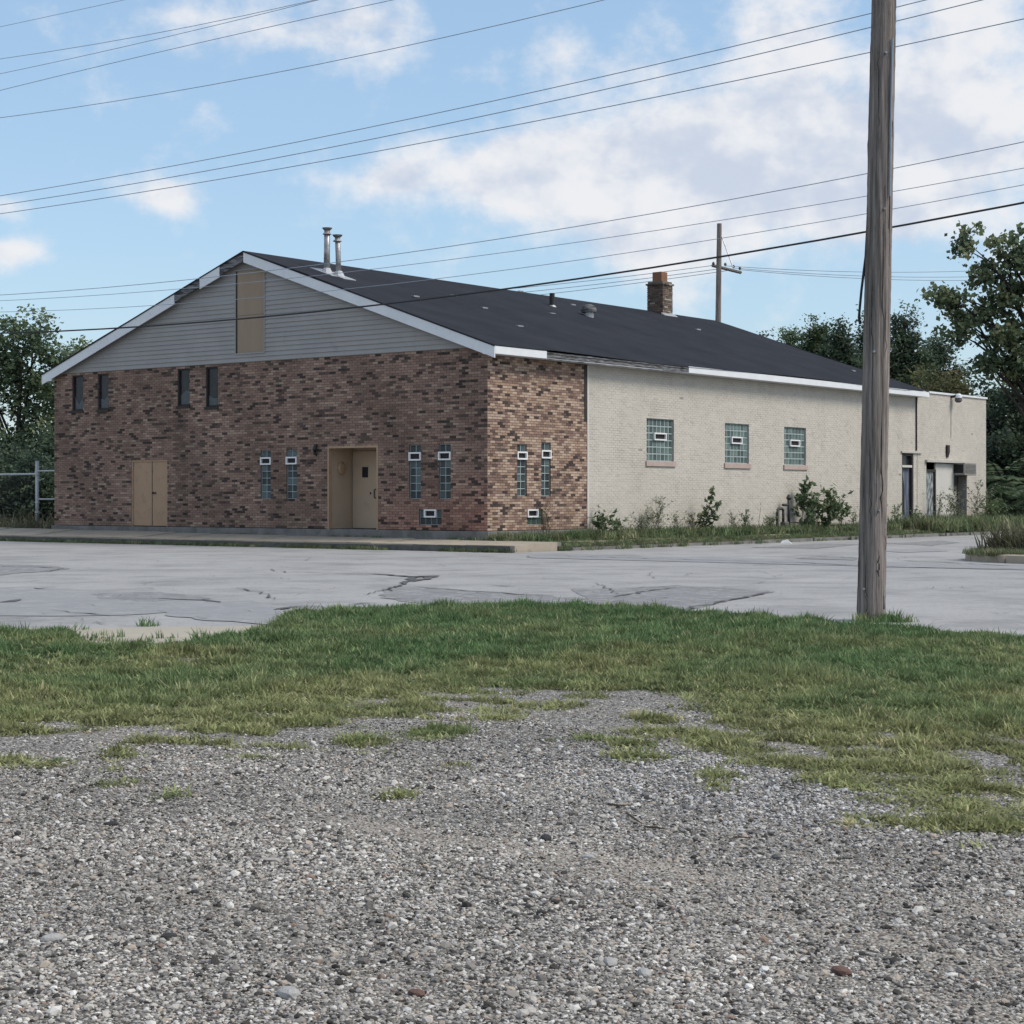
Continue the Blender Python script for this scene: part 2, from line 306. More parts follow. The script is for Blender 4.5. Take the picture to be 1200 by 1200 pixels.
obj('gravel_lot', lotm, kind='structure')
# main street runs along the building front, the side street leaves it beside the painted wall
lpoly('main_road', [(-120,-2.15),(-120,-25.6),(9,-25.5),(15.6,-25.3),(16.4,-24.6),(15.5,-22.6),(14.9,-21.0),(15.0,-20.0),(15.4,-19.5),(140,-19.7),(140,-2.15)], ROADZ, M['road'])
lpoly('side_road', [(2.45,-2.3),(17.0,-2.3),(17,2),(13.0,80),(2.9,80)], ROADZ+.003, M['road'])
lpoly('driveway_apron', [(12.6,-24.9),(14.0,-23.9),(15.2,-22.5),(15.4,-22.7),(16.2,-24.5),(15.5,-25.25),(13.0,-25.4)], ROADZ+.003, M['apron'])
# pavement in front of the building, slab by slab
sw = empty('sidewalk', (*l2w(0,0), 0), BROT); sw['kind'] = 'structure'
def slabmesh(w, name='slab'):
    mb = MB(); mb.hexa([(0,-1.98,-.02),(w,-1.98,-.02),(w,-.30,-.02),(0,-.30,-.02),(0,-1.98,.225),(w,-1.98,.225),(w,-.30,.285),(0,-.30,.285)]); return mb.mesh(name, M['walk'])
sm = slabmesh(1.488)
for k in range(32):
    o = obj('paving_slab', sm, sw, (2.4-1.5*(k+1), 0, random.uniform(-.012,.012))); th_ = .062*max(0, 1.5*(k+1)-2.4)/17; o.location.z += 1.98*th_; o.rotation_euler = (th_+random.uniform(-.003,.003), random.uniform(-.004,.004), 0)
o = MB(); o.hexa([(-46,-.302,-.02),(2.3,-.302,-.02),(2.3,-.02,-.02),(-46,-.02,-.02),(-46,-.302,.27+.105*2.7),(2.3,-.302,.262),(2.3,-.02,.265),(-46,-.02,.275+.105*2.7)]); o.build('wall_footing_strip', M['concrete'], sw)
kerb = empty('kerb', (*l2w(0,0), 0), BROT); kerb['kind'] = 'structure'
mb = MB(); mb.box(0, 2.985, -2.14, -1.985, -.02, .205); km = mb.mesh('kerb_stone', M['kerb'])
for k in range(16):
    o = obj('kerb_stone', km, kerb, (2.4-3*(k+1), random.uniform(-.01,.01), random.uniform(-.02,.012)))
# side strip of grass with the buried old walk
strip = MB()
strip.hexa([l for l in [(.13,.0,-.02),(2.35,-.2,-.02),(2.7,34,-.02),(.13,34,-.02),(.13,.0,.27),(2.35,-.2,.17),(2.7,34,.17),(.13,34,.3)]])
so_ = strip.build('verge_soil', M['soil']); so_.location = (*l2w(0,0), 0); so_.rotation_euler = (0,0,BROT); so_['kind'] = 'structure'
ow = empty('old_side_walk', (*l2w(0,0), 0), BROT); ow['kind'] = 'structure'
mb = MB(); mb.box(1.15, 1.75, 0, 1.75, .1, .232); om = mb.mesh('paving_slab', M['walk'])
for k in range(15):
    if k in (4, 8): continue
    o = obj('paving_slab', om, ow, (0, 1.0+1.9*k, random.uniform(-.03,.015))); o.rotation_euler = (random.uniform(-.01,.01), random.uniform(-.03,.03), random.uniform(-.02,.02))
kb = MB(); kb.box(2.36, 2.49, 0, 2.95, -.02, .165); kbm = kb.mesh('kerb_stone', M['concrete'])
for k in range(10): o = obj('kerb_stone', kbm, kerb, (.0+.031*k, .2+3*k, random.uniform(-.03,.0)))
# kerbed island across the side street
isl = MB()
ip = [(12.6,1.5),(12.7,.3),(13.2,-.6),(14.2,-1.35),(15.6,-1.7),(60,-1.9),(60,40),(12.6,40)]
isl.prism([(p[0], p[1]) for p in ip], lambda s, d, z: (s, z, d), -.03, .20)
io = isl.build('corner_lot', M['soil']); io.location = (*l2w(0,0), 0); io.rotation_euler = (0,0,BROT); io['kind'] = 'structure'
ck = MB()
for a, b in zip(ip[:5], ip[1:6]):
    b = b if b[0] < 50 else (40, -1.8)
    d = Vector((b[0]-a[0], b[1]-a[1])); n_ = Vector((d.y, -d.x)).normalized()*.17
    n_ = -n_ if n_.x > 0 and n_.y > 0 else n_
    ck.hexa([(a[0],a[1],-.02),(b[0],b[1],-.02),(b[0]+n_.x,b[1]+n_.y,-.02),(a[0]+n_.x,a[1]+n_.y,-.02),(a[0],a[1],.235),(b[0],b[1],.235),(b[0]+n_.x,b[1]+n_.y,.215),(a[0]+n_.x,a[1]+n_.y,.215)])
cko = ck.build('corner_kerb', M['walk']); cko.location = (*l2w(0,0), 0); cko.rotation_euler = (0,0,BROT); cko['kind'] = 'structure'

# cracks, patches and stains of the worn street, each a thin sheet on the road
rr = random.Random(3)
def crack(pix, w0, w1, name='road_crack', mt='crack', z=ROADZ+.0125):
    P = [Vector(gnd(x, y, ROADZ)) for x, y in pix]; pts = []
    for a, b in zip(P, P[1:]):
        n = max(2, int((b-a).length/.22))
        for k in range(n): pts.append(a.lerp(b, k/n)+Vector((rr.uniform(-.05,.05), rr.uniform(-.10,.10))))
    pts.append(P[-1]); L_, R_ = [], []
    for i, p in enumerate(pts):
        t = (pts[min(i+1, len(pts)-1)]-pts[max(i-1, 0)]).normalized(); q = i/(len(pts)-1)
        w = .72*(w0+(w1-w0)*q)*rr.uniform(.25, 1.3)*min(1, 6*min(q, 1-q)+.15); n_ = Vector((-t.y, t.x))
        L_.append(p+n_*w/2); R_.append(p-n_*w/2)
    mb = MB()
    for i in range(len(pts)-1): mb.face([(*L_[i], z), (*R_[i], z), (*R_[i+1], z), (*L_[i+1], z)])
    return mb
def blob(pix, z, jit=.06, sub=6):
    P = [Vector(gnd(x, y, ROADZ)) for x, y in pix]; pts = []
    for a, b in zip(P, P[1:]+P[:1]):
        L0 = (b-a).length; n = max(2, int(L0/.25)); j = min(jit, .3*L0/n); nn = Vector((-(b-a).y, (b-a).x)).normalized()
        for k in range(n): pts.append((*(a.lerp(b, k/n)+nn*rr.uniform(-j, j)), z))
    mb = MB(); mb.face(pts); return mb
marks = empty('road_wear', (0,0,0)); marks['kind'] = 'structure'
for iq, (pix, z, mt, j) in enumerate([
    ([(672,690),(728,690),(790,686),(905,693),(810,714),(760,716),(700,712)], .006, 'patch', .06),
    ([(450,690),(490,688),(640,698),(690,702),(640,716),(520,712),(450,702)], .0065, 'patch', .10),
    ([(-60,660),(60,663),(85,667),(0,674),(-60,676)], .006, 'patch', .10),
    ([(-60,690),(40,688),(90,692),(170,696),(260,705),(240,716),(120,722),(-60,722)], .006, 'stain', .25),
    ([(110,696),(190,694),(245,702),(170,706),(115,703)], .008, 'patch', .15),
    ([(330,735),(190,722),(200,708),(300,704),(330,716)], .0075, 'stain', .2),
    ([(620,650),(900,655),(1230,664),(1230,669),(900,661),(620,654)], .008, 'stain', .12),
    ([(1040,637),(1100,634),(1125,636),(1090,640)], .009, 'patch', .15),
    ([(880,642),(960,637),(1010,638),(960,643)], .009, 'patch', .15),
    ([(930,655),(960,652),(1005,654),(1000,657)], .010, 'patch', .1),
    ([(1030,646),(1075,644),(1110,646),(1060,648)], .010, 'stain', .1)]):
    blob(pix, ROADZ+.0045+.0006*iq, j).build('road_patch', M[mt], marks)
for pix, w0, w1 in [
    ([(340,670),(385,672),(440,673),(485,677),(510,676)], .10, .28), ([(478,681),(488,676),(512,675),(495,680),(484,682)], .35, .30),
    ([(484,680),(465,687),(455,694)], .16, .05), ([(425,698),(465,688)], .03, .12), ([(440,701),(478,703)], .12, .05),
    ([(485,688),(560,694),(640,699)], .08, .10), ([(505,652),(560,653),(585,652)], .04, .10), ([(570,686),(605,688)], .12, .08),
    ([(315,667),(332,671),(345,671)], .04, .05), ([(260,675),(300,672),(330,672)], .03, .05), ([(280,689),(312,697),(322,703)], .04, .06),
    ([(158,685),(180,682)], .05, .03), ([(35,690),(60,691)], .16, .1), ([(0,707),(25,703)], .25, .1), ([(130,702),(170,702),(245,704),(258,707)], .06, .14),
    ([(0,684),(60,680)], .03, .02), ([(735,690),(770,688),(800,690)], .06, .05), ([(722,700),(760,693),(795,689)], .10, .05), ([(795,716),(850,705),(908,694)], .06, .13),
    ([(795,689),(890,691)], .05, .04), ([(840,664),(870,665)], .03, .04), ([(620,650.5),(760,655),(940,660),(1040,665),(1240,668)], .07, .12),
    ([(700,683),(722,697)], .03, .05), ([(985,679),(1000,678)], .10, .06), ([(0,664),(75,666)], .07, .12), ([(75,666),(60,670),(0,674)], .05, .02),
    ([(950,652),(985,653),(1010,655)], .10, .16), ([(1045,657),(1100,659),(1190,664)], .14, .08), ([(1060,634),(1120,633),(1145,632)], .10, .05),
    ([(320,715),(350,711),(390,712)], .18, .10), ([(405,709),(440,707)], .18, .08), ([(60,716),(130,722)], .05, .08)]:
    crack(pix, w0, w1).build('road_crack', M['crack'], marks)
for k in range(150):
    x, y = rr.uniform(-80,1280), rr.uniform(655,735); L0 = rr.uniform(8,45)
    crack([(x,y),(x+L0*.5,y+rr.uniform(-2,2)),(x+L0,y+rr.uniform(-3,3))], .010, .024).build('road_crack', M['crack'], marks)
# ------------------------------------------------------------------ the brick building
CORNER = (*l2w(0,0), 0)
Bd = empty('brick_building', CORNER, BROT)
tag(Bd, 'long low gabled building with brown brick front, grey siding gable and cream painted side', 'building')
W = 16.95; LEN = 24.7; ZB = .514; CRS = .0667
ZT = ZB+CRS*69                                # brick ends and siding starts at about 5.1
TF = lambda s, d, z: (s, -d, z)               # front: s = x, d = outwards
TS = lambda s, d, z: (d, s, z)                # side: s = y
def snap(z): return ZB+CRS*round((z-ZB)/CRS)
STREAK = (fr(205.5, 500)[0], fr(218.5, 500)[0])      # run-off stain below the third upper window
def pal_brown(s, z, r):
    u = r.random(); redder = max(0, min(1, (s+6)/6))*max(0, 1-(z-ZB)/1.6) if s <= 0 else .25
    if u < .075: c = (.058,.044,.039)
    elif u < .17: c = (.115,.082,.068)
    elif u < .27: c = (.38,.275,.21)
    elif u < .47: c = (.31,.21,.16)
    else:
        k = r.uniform(.82,1.2); c = (.262*k,.172*k,.134*k)
    j = (1+.12*math.sin(s*.9+1)*math.sin(z*1.1+s*.5)+.10*math.sin(s*2.3+z*1.7))*r.uniform(.9,1.1)*(r.uniform(.55,.8) if STREAK[0] < s < STREAK[1] and z < 3.9 and r.random() < .85 else 1); return (c[0]*j*(1+.22*redder), c[1]*j*(1-.08*redder), c[2]*j*(1-.10*redder))
def pal_side(s, z, r):  # same brick as the front, with the sunlit side's lighter, warmer tone painted in
    u = r.random()
    if u < .06: c = (.065,.050,.045)
    elif u < .13: c = (.13,.092,.075)
    elif u < .40: c = (.50,.38,.29)
    elif u < .66: c = (.40,.275,.20)
    else: k = r.uniform(.8,1.3); c = (.25*k,.165*k,.132*k)
    j = r.uniform(.9,1.1); return (c[0]*j, c[1]*j, c[2]*j)
def pal_cream(s, z, r):
    k = r.uniform(.955,1.03); b = 1-.12*max(0, 1-(z-ZB)/1.1)*r.random()
    if r.random() < .006: k *= .85
    return (.57*k*b, .532*k*b, .472*k*b)
def brick_wall(host, T, s0, s1, z0, nc, opens, pal, mat_b, mat_m, bl=.203, joint=.011, proud=.012, n_ind=0, ind_key=None, off=None, seed=1, reveal=.10, name='wall', blen=None):
    """mortar core with openings (a part) and its bricks: the nearest n_ind as single sub-parts, the rest joined"""
    r = random.Random(seed); z1 = z0+CRS*nc
    core = MB(); xs = sorted({s0, s1, *[o[0] for o in opens], *[o[1] for o in opens]}); zs = sorted({z0, z1, *[min(z1, o[2]) for o in opens], *[min(z1, o[3]) for o in opens]})
    for a, b in zip(xs, xs[1:]):
        for c, d in zip(zs, zs[1:]):
            if any(o[0] < (a+b)/2 < o[1] and o[2] < (c+d)/2 < o[3] for o in opens): continue
            core.face([T(a,-proud,c), T(b,-proud,c), T(b,-proud,d), T(a,-proud,d)])
    for a, b, c, d in [o[:4] for o in opens]:
        core.face([T(a,-proud,c),T(a,-reveal,c),T(a,-reveal,d),T(a,-proud,d)]); core.face([T(b,-proud,c),T(b,-reveal,c),T(b,-reveal,d),T(b,-proud,d)])
        core.face([T(a,-proud,d),T(b,-proud,d),T(b,-reveal,d),T(a,-reveal,d)]); core.face([T(a,-proud,c),T(b,-proud,c),T(b,-reveal,c),T(a,-reveal,c)])
    wall = core.build(name, M[mat_m], host, off)
    items = []
    for k in range(nc):
        za, zb = z0+k*CRS+joint/2, z0+(k+1)*CRS-joint/2; zc = (za+zb)/2
        iv = [(s0, s1)]
        for o in opens:
            if o[2] < zc < o[3]:
                nv = []
                for a, b in iv:
                    if o[1] <= a or o[0] >= b: nv.append((a, b)); continue
                    if o[0] > a: nv.append((a, o[0]))
                    if o[1] < b: nv.append((o[1], b))
                iv = nv
        st = s0-(bl/2 if k % 2 else 0)
        for a, b in iv:
            n0 = int((a-st)//bl)
            for q in range(n0, int((b-st)//bl)+1):
                xa, xb = max(a, st+q*bl+joint/2), min(b, st+(q+1)*bl-joint/2)
                if xb-xa < .02: continue
                full = abs((xb-xa)-(bl-joint)) < 1e-6
                items.append((xa, xb, za, zb, pal((xa+xb)/2, zc, r), r.uniform(-.003,.003), full))
    if n_ind:
        cand = sorted([i for i, it in enumerate(items) if it[6]], key=lambda i: ind_key(items[i]))[:n_ind]; ind = set(cand)
    else: ind = set()
    field = MB(); variants = {}
    for i, (xa, xb, za, zb, c, pr, full) in enumerate(items):
        if i in ind:
            key = tuple(round(v, 2) for v in c)
            if key not in variants:
                b = MB(); b.box(0, bl-joint, -proud-.005, .001, 0, CRS-joint, c, T); variants[key] = b.mesh('brick', M[mat_b])
            p = T(xa, pr, za); obj('brick', variants[key], wall, p)
        else:
            field.box(xa, xb, -proud-.005, pr, za, zb, c, T, skip=(4,) if False else ())
    fo = field.build('brick_courses', M[mat_b], wall); fo['kind'] = 'stuff'
    return wall
# openings measured on the front
def fo_(x0, x1, yt, yb):
    a, zt = fr(x0, yt); b, _ = fr(x1, yt); zb = fr((x0+x1)/2, yb)[1]; zt = fr((x0+x1)/2, yt)[1]
    return [a, b, snap(zb), snap(zt)]
up = [fo_(84.5,97.5,440,480), fo_(114.5,127,440,480), fo_(208,222,432,476.5), fo_(241,255.5,430,476)]
for o in up: o[3] = ZT-CRS*1
slits = [fo_(305.5,318.5,527,584), fo_(335.5,348.5,526,584), fo_(479.5,493.5,520,584), fo_(514,528,519,584)]
for o in slits: o[1] = o[0]+.40; 
door_l = fo_(153.5,196,540,619); door_l[2] = ZB
entry = fo_(384,443,523,621); entry[2] = ZB
lowv = fo_(491,517.5,597,616)
F_open = up+slits+[door_l, entry, lowv]
front = brick_wall(Bd, TF, -W, 0, ZB, 69, F_open, pal_brown, 'brick', 'mortar', n_ind=180, ind_key=lambda it: -it[0]+.6*abs(it[2]-2.6), seed=2, name='front_wall')
def so2(x0, x1, yt, yb):
    a = sd(x0, yt)[0]; b = sd(x1, yt)[0]; zb = sd((x0+x1)/2, yb)[1]; zt = sd((x0+x1)/2, yt)[1]
    return [a, b, snap(zb), snap(zt)]
SB = sd(688.5, 500)[0]
s_slits = [so2(606,618,520,582), so2(634.5,645.5,518,582)]
for o in s_slits: o[1] = o[0]+.41
s_low = so2(618,636,595.5,614)
side_b = brick_wall(Bd, TS, 0.013, SB, ZB, 68, s_slits+[s_low], pal_side, 'brick', 'mortar', n_ind=120, ind_key=lambda it: it[0]+.6*abs(it[2]-2.6), seed=3, name='side_brick_wall')
wins = [so2(757.8,789.2,489.3,540), so2(849.6,877,494.6,542), so2(919,943.3,498.8,543.9)]
for o in wins: o[1] = o[0]+1.42; o[3] = snap(o[2]+1.22)
sdoor = so2(1057,1070.5,531,613); sdoor[2] = ZB
side_p = brick_wall(Bd, TS, SB+.012, LEN, ZB-CRS*2, 70, wins+[sdoor], pal_cream, 'paint', 'paint_joint', n_ind=0, proud=.003, seed=4, name='side_painted_wall', reveal=.16)
# rear, left and inner walls that close the shell
shell = MB()
shell.box(-W, -W+.2, .02, LEN, 0, ZT); shell.box(-W, -.02, LEN-.2, LEN, 0, ZT)
shell.build('rear_walls', M['paint_joint'], Bd)
inner = MB(); inner.box(-W+.25, -.9, .9+.35, LEN-.4, 0, ZT-.2); inner.build('inner_core', M['dark'], Bd)
# foundation
fd = MB(); fd.box(-W-.01, .115, -.115, .0, 0, ZB-.012, T=None); fd.box(.0, .115, .0, SB, 0, ZB-.012); fd.box(-.15, .02, SB, LEN, 0, ZB-CRS*2-.002)
fd.build('foundation', M['concrete'], Bd, bevel=.012)
# roof
RX, RZ, EX, EXL = -8.45, 8.16, .40, -17.25
EZ = 5.105; SL = (RZ-EZ)/(EX-RX); SLL = (RZ-EZ)/(RX-EXL)
def roofz(x): return RZ-SL*(x-RX) if x > RX else RZ-SLL*(RX-x)
Y0, Y1 = -.22, LEN+.12
rf = MB(); NY, NX = 40, 14
for (xa, xb) in ((RX, EX+.03), (EXL-.03, RX)):
    for i in range(NY):
        for j in range(NX):
            def pt(i, j, dz=0):
                x = xa+(xb-xa)*j/NX; y = Y0-.03+(Y1-Y0+.03)*i/NY
                sag = .022*math.sin(y*.55+x*.7)*math.sin((j/NX)*math.pi)+(.03*math.sin(y*.45+1.0)-.01 if (xb > 0 and j == NX) else 0)*(1 if 2 < y < 23 else 0)
                return (x, y, roofz(x)+sag+dz)
            rf.face([pt(i,j,.03), pt(i,j+1,.03), pt(i+1,j+1,.03), pt(i+1,j,.03)])
    for (ya) in (Y0-.03, Y1):
        rf.face([(xa,ya,roofz(xa)-.01),(xb,ya,roofz(xb)-.01),(xb,ya,roofz(xb)+.03),(xa,ya,roofz(xa)+.03)])
roof = rf.build('roof', M['roof'], Bd)
und = MB()
for (xa, xb) in ((RX, EX), (EXL, RX)): und.face([(xa,Y0,roofz(xa)-.03),(xb,Y0,roofz(xb)-.03),(xb,Y1,roofz(xb)-.03),(xa,Y1,roofz(xa)-.03)])
und.build('roof_deck', M['weathered'], roof)
sof = MB(); sof.box(.0, EX-.02, Y0+.03, Y1-.02, 4.925, 4.945); sof.box(EXL+.02, -W, Y0+.03, Y1-.02, 4.925, 4.945); sof.build('soffit', M['white'], roof)
# eave fascia along the side: white, a bare weathered stretch, white again
ya = sd(640.5, 410, EX)[0]; yb = sd(807, 430, EX)[0]
f1 = MB(); f1.box(EX-.02, EX+.012, Y0, ya, 4.915, 5.11); f1.build('fascia_board', M['white'], roof, bevel=.006)
f2 = MB()
y = ya
rq = random.Random(5)
while y < yb-.01:
    e = min(yb, y+rq.uniform(.9,2.2)); dz = rq.uniform(-.03,.0)
    f2.box(EX-.02, EX-.002, y, e-.012, 4.955+dz, 5.09+dz*.5); f2.box(EX-.03, EX+.02, y, e-.02, 5.05+dz*.5, 5.075+dz*.5); f2.box(EX-.06, EX-.022, y, e, 4.905+dz, 4.96+dz); y = e
w2 = f2.build('bare_fascia_board', M['weathered'], roof); w2['label'] = 'bare weathered grey fascia board with the white cladding gone'
f3 = MB(); f3.box(EX-.02, EX+.012, yb, Y1+.02, 4.925, 5.11); f3.build('fascia_board', M['white'], roof, bevel=.006)
# rakes on the gable
def rake(xa, xb, yo, mt, name, h=.29, lift=0.):
    mb = MB(); za, zb = roofz(xa)-.0, roofz(xb)-.0
    mb.hexa([(xa,yo,za-h+lift),(xb,yo,zb-h+lift),(xb,yo+.03,zb-h+lift),(xa,yo+.03,za-h+lift),(xa,yo,za+.0),(xb,yo,zb+.0),(xb,yo+.03,zb+.0),(xa,yo+.03,za+.0)])
    return mb.build(name, M[mt], roof)
yo = Y0-.012
rake(RX+.004, EX+.012, yo, 'white', 'rake_board')
mbb = MB(); mbb.box(EX-.30, EX+.011, yo-.004, yo+.03, 4.91, 5.06); mbb.build('eave_return', M['white'], roof)
mbb = MB(); mbb.box(EXL-.01, EXL+.45, yo-.004, yo+.03, 4.91, 5.03); mbb.build('eave_return', M['white'], roof)
xl = [EXL-.012]+[fr(p, 400, yo)[0] for p in (204,234,240,257)]+[RX-.004]
rake(xl[0], xl[1], yo, 'white', 'rake_board'); rake(xl[1], xl[2], yo+.012, 'weathered', 'rake_board', .22)
rake(xl[2], xl[4], yo-.006, 'white', 'rake_board', .30); rake(xl[4], xl[5], yo+.012, 'weathered', 'rake_board', .24)
# gable siding, board by board
zt = ZT+.012; gz = []; pitch = .127; k = 0
gwin = [fr(277.5, 400)[0], fr(310.5, 400)[0], fr(294, 413.5)[1], fr(294, 316)[1]]
while True:
    z0, z1 = zt+k*pitch, zt+(k+1)*pitch+.012
    xr0, xr1 = min(-.0, RX+(RZ-.05-z0)/SL), RX+(RZ-.05-z1)/SL; xl0, xl1 = max(-W, RX-(RZ-.05-z0)/SLL), RX-(RZ-.05-z1)/SLL
    xr1 = min(xr1, 0); xl1 = max(xl1, -W)
    if z1 > RZ-.12: break
    segs = [(xl0, xl1, xr0, xr1)]
    if gwin[2]-.02 < (z0+z1)/2 < gwin[3]+.02: segs = [(xl0, xl1, gwin[0]-.03, gwin[0]-.03), (gwin[1]+.03, gwin[1]+.03, xr0, xr1)]
    for a0, a1, b0, b1 in segs:
        mb = MB(); mb.hexa([(a0,-.038,z0),(b0,-.038,z0),(b0,.0,z0),(a0,.0,z0),(a1,-.012,z1),(b1,-.012,z1),(b1,.0,z1),(a1,.0,z1)])
        mb.build('siding_board', M['siding'], Bd)
    k += 1
mb = MB(); mb.prism([(-W,ZT),(0,ZT),(RX,RZ-.05)], TF, -.02, -.004); mb.build('gable_wall', M['siding'], Bd)
mb = MB(); mb.prism([(-W,ZT),(0,ZT),(RX,RZ-.05)], lambda s,d,z: (s, LEN-d, z), 0, .1); mb.build('rear_gable', M['siding'], Bd)
gp = MB(); gp.box(gwin[0], gwin[1], .0, .014, gwin[2], gwin[3], T=TF); gpo = gp.build('boarded_window', M['ply'], Bd); gpo['label'] = 'tall plywood board closing the gable opening'
gf = MB(); gf.frame(gwin[0]-.035, gwin[1]+.035, gwin[2]-.03, gwin[3]+.03, .034, .0, .05, TF); gf.build('window_trim', M['siding'], gpo)
gs = MB(); gs.box(gwin[0]-.001, gwin[0]+.035, .0145, .03, gwin[2], gwin[3], T=TF); gs.build('jamb', M['darkwood'], gpo)
gs = MB(); gs.box(gwin[0], gwin[1], .0142, .0165, gwin[2]+1.05, gwin[2]+1.058, T=TF); gs.build('board_joint', M['darkwood'], gpo)
# four narrow upper windows with broken panes
for o in up:
    a, b, c, d = o; f = MB(); f.frame(a+.005, b-.005, c+.005, d-.003, .035, -.095, -.03, TF); wo = f.build('window', M['darkwood'], Bd)
    g = MB(); g.box(a+.03, b-.03, -.085, -.078, c+.03, d-.03, T=TF); g.build('pane', M['glass'], wo)
    g = MB(); zc = c+(d-c)*.3; rs = random.Random(int(a*977)); g.prism([(a+.05,c+.05),(b-.05,c+.05),(b-.05,zc+rs.uniform(-.1,.45)),(b-.12,zc+rs.uniform(-.15,.1)),((a+b)/2+rs.uniform(-.04,.04),zc+rs.uniform(-.2,.15)),(a+.05,zc+rs.uniform(-.2,.3))], TF, -.077, -.072, c=(.07,.085,.10)); g.build('broken_pane', M['block'], wo)
    s = MB(); s.box(a-.03, b+.03, -.09, .035, c-CRS*1.1, c-.004, T=TF); s.build('sill', M['brick'] if False else M['sill_dark'] if 'sill_dark' in M else M['darkwood'], wo)
# glass block windows
BLK = {}
def block_mesh(T, w, h, tone, key):
    k = (key, round(w,3), round(h,3), tone)
    if k not in BLK:
        m = MB(); c = tone; i = .018
        a = [T(0,0,0), T(w,0,0), T(w,0,h), T(0,0,h)]; b = [T(i,.012,i), T(w-i,.012,i), T(w-i,.012,h-i), T(i,.012,h-i)]; e = [T(i*2.2,.008,i*2.2), T(w-i*2.2,.008,i*2.2), T(w-i*2.2,.008,h-i*2.2), T(i*2.2,.008,h-i*2.2)]
        for q in range(4): m.face([a[q], a[(q+1)%4], b[(q+1)%4], b[q]], c); m.face([b[q], b[(q+1)%4], e[(q+1)%4], e[q]], c)
        m.face(e, c); BLK[k] = m.mesh('glass_block', M['block'])
    return BLK[k]
TONES = [(.075,.12,.11),(.10,.155,.14),(.055,.085,.082),(.15,.22,.20)]; TDARK = [(.022,.032,.036),(.035,.05,.054),(.016,.024,.028),(.065,.09,.095)]
def block_window(T, key, o, cols, rows, tones, joint, vent=None, jw=.012, sill=None, host=None, off=None, depth=-.045, name='block_window'):
    a, b, c, d = o; p = MB(); p.box(a+.003, b-.003, depth-.03, depth, c+.003, d-.003, T=T); wo = p.build(name, M[joint], host or Bd, off)
    w, h = (b-a-.02)/cols, (d-c-.02)/rows; r = random.Random(int(a*1000))
    for i in range(cols):
        for j in range(rows):
            if vent and vent[2] <= j < vent[3] and vent[0] <= i < vent[1] and vent[4]: continue
            me = block_mesh(T, w-jw, h-jw, r.choice(tones), key); obj('glass_block', me, wo, T(a+.01+i*w+jw/2, depth, c+.01+j*h+jw/2))
    if vent:
        va, vb, vc, vd = a+.01+vent[0]*w, a+.01+vent[1]*w, c+.01+vent[2]*h, c+.01+vent[3]*h
        f = MB(); f.frame(va-.015, vb+.015, vc-.01, vd+.01, .04, depth, depth+.07, T); f.build('vent_frame', M['ventwhite'], wo)
        f = MB(); f.box(va+.02, vb-.02, depth+.004, depth+.014, vc+.025, vd-.025, T=T); f.build('vent_louvre', M['dark'], wo)
    if sill:
        f = MB(); f.box(a-.06, b+.07, -.12, .045, c-sill, c-.004, T=T); f.build('sill', M['sill'], wo, bevel=.006)
for o in slits: block_window(TF, 'F', o, 2, 7, TDARK+[(.10,.14,.145)], 'blockjoint', vent=(0,2,5,6,1), jw=.02)
for o in s_slits: block_window(TS, 'S', o, 2, 7, TDARK+[(.10,.14,.145)], 'blockjoint', vent=(0,2,5,6,1), jw=.022)
block_window(TF, 'F', lowv, 4, 2, TDARK, 'blockjoint', vent=(1,3,1,2,1))
block_window(TS, 'S', s_low, 3, 2, [(.05,.10,.075),(.04,.08,.06)], 'blockjoint', vent=(0,2,1,2,1))
for o in wins: block_window(TS, 'S', o, 7, 6, TONES, 'blockjoint', vent=(2,5,3,4,1), jw=.034, sill=.15, depth=-.06)
# plain flush double door on the left
a, b, c, d = door_l; p = MB(); p.frame(a, b, c-.1, d, .05, -.09, -.02, TF); do = p.build('door', M['tan'], Bd); do['label'] = 'flush tan double door, no glass'
mid = a+(b-a)*.56
p = MB(); p.box(a+.05, mid-.004, -.08, -.05, c+.012, d-.05, T=TF); p.build('door_leaf', M['tan'], do); p = MB(); p.box(mid+.004, b-.05, -.08, -.045, c+.012, d-.05, T=TF); p.build('door_leaf', M['tan'], do)
p = MB(); p.box(mid+.05, mid+.17, -.045, -.01, c+.95, c+.985, T=TF); p.box(mid+.03, mid+.07, -.045, .0, c+.94, c+1.0, T=TF); p.build('door_handle', M['black'], do)
for xx in (a+.052, b-.052):
    for zz in (c+.25, c+1.0, c+1.75):
        p = MB(); p.tube([TF(xx,-.035,zz-.06), TF(xx,-.035,zz+.06)], .014, 6); p.build('hinge', M['galv'], do)
p = MB(); p.box(mid-.012, mid+.010, -.05, -.041, c+.012, d-.05, T=TF); p.build('centre_seam', M['darkwood'], do)
# recessed entrance
a, b, c, d = entry; dep = 1.0
e = MB(); H = d-.09
e.face([(a,-.0,c),(a,dep,c),(a,dep,d),(a,-.0,d)]); e.face([(b,.0,c),(b,dep,c),(b,dep,d),(b,.0,d)]); e.face([(a,.0,d-.01),(b,.0,d-.01),(b,dep,d-.01),(a,dep,d-.01)]); e.face([(a,dep,c),(b,dep,c),(b,dep,d),(a,dep,d)])
en = e.build('entrance_recess', M['tan2'], Bd); en['label'] = 'deep beige painted entrance recess'
e = MB(); e.frame(a-.004, b+.004, c-.2, d+.004, .055, -.10, .008, TF); e.build('casing', M['tan'], en)
e = MB(); e.box(a, b, -.10, dep, c-.06, c-.01); e.build('threshold', M['concrete'], en)
e = MB(); e.box(a+.03, b-.02, dep-.05, dep-.005, c+.005, d-.11); dr = e.build('door', M['tan2'], en, bevel=.006)
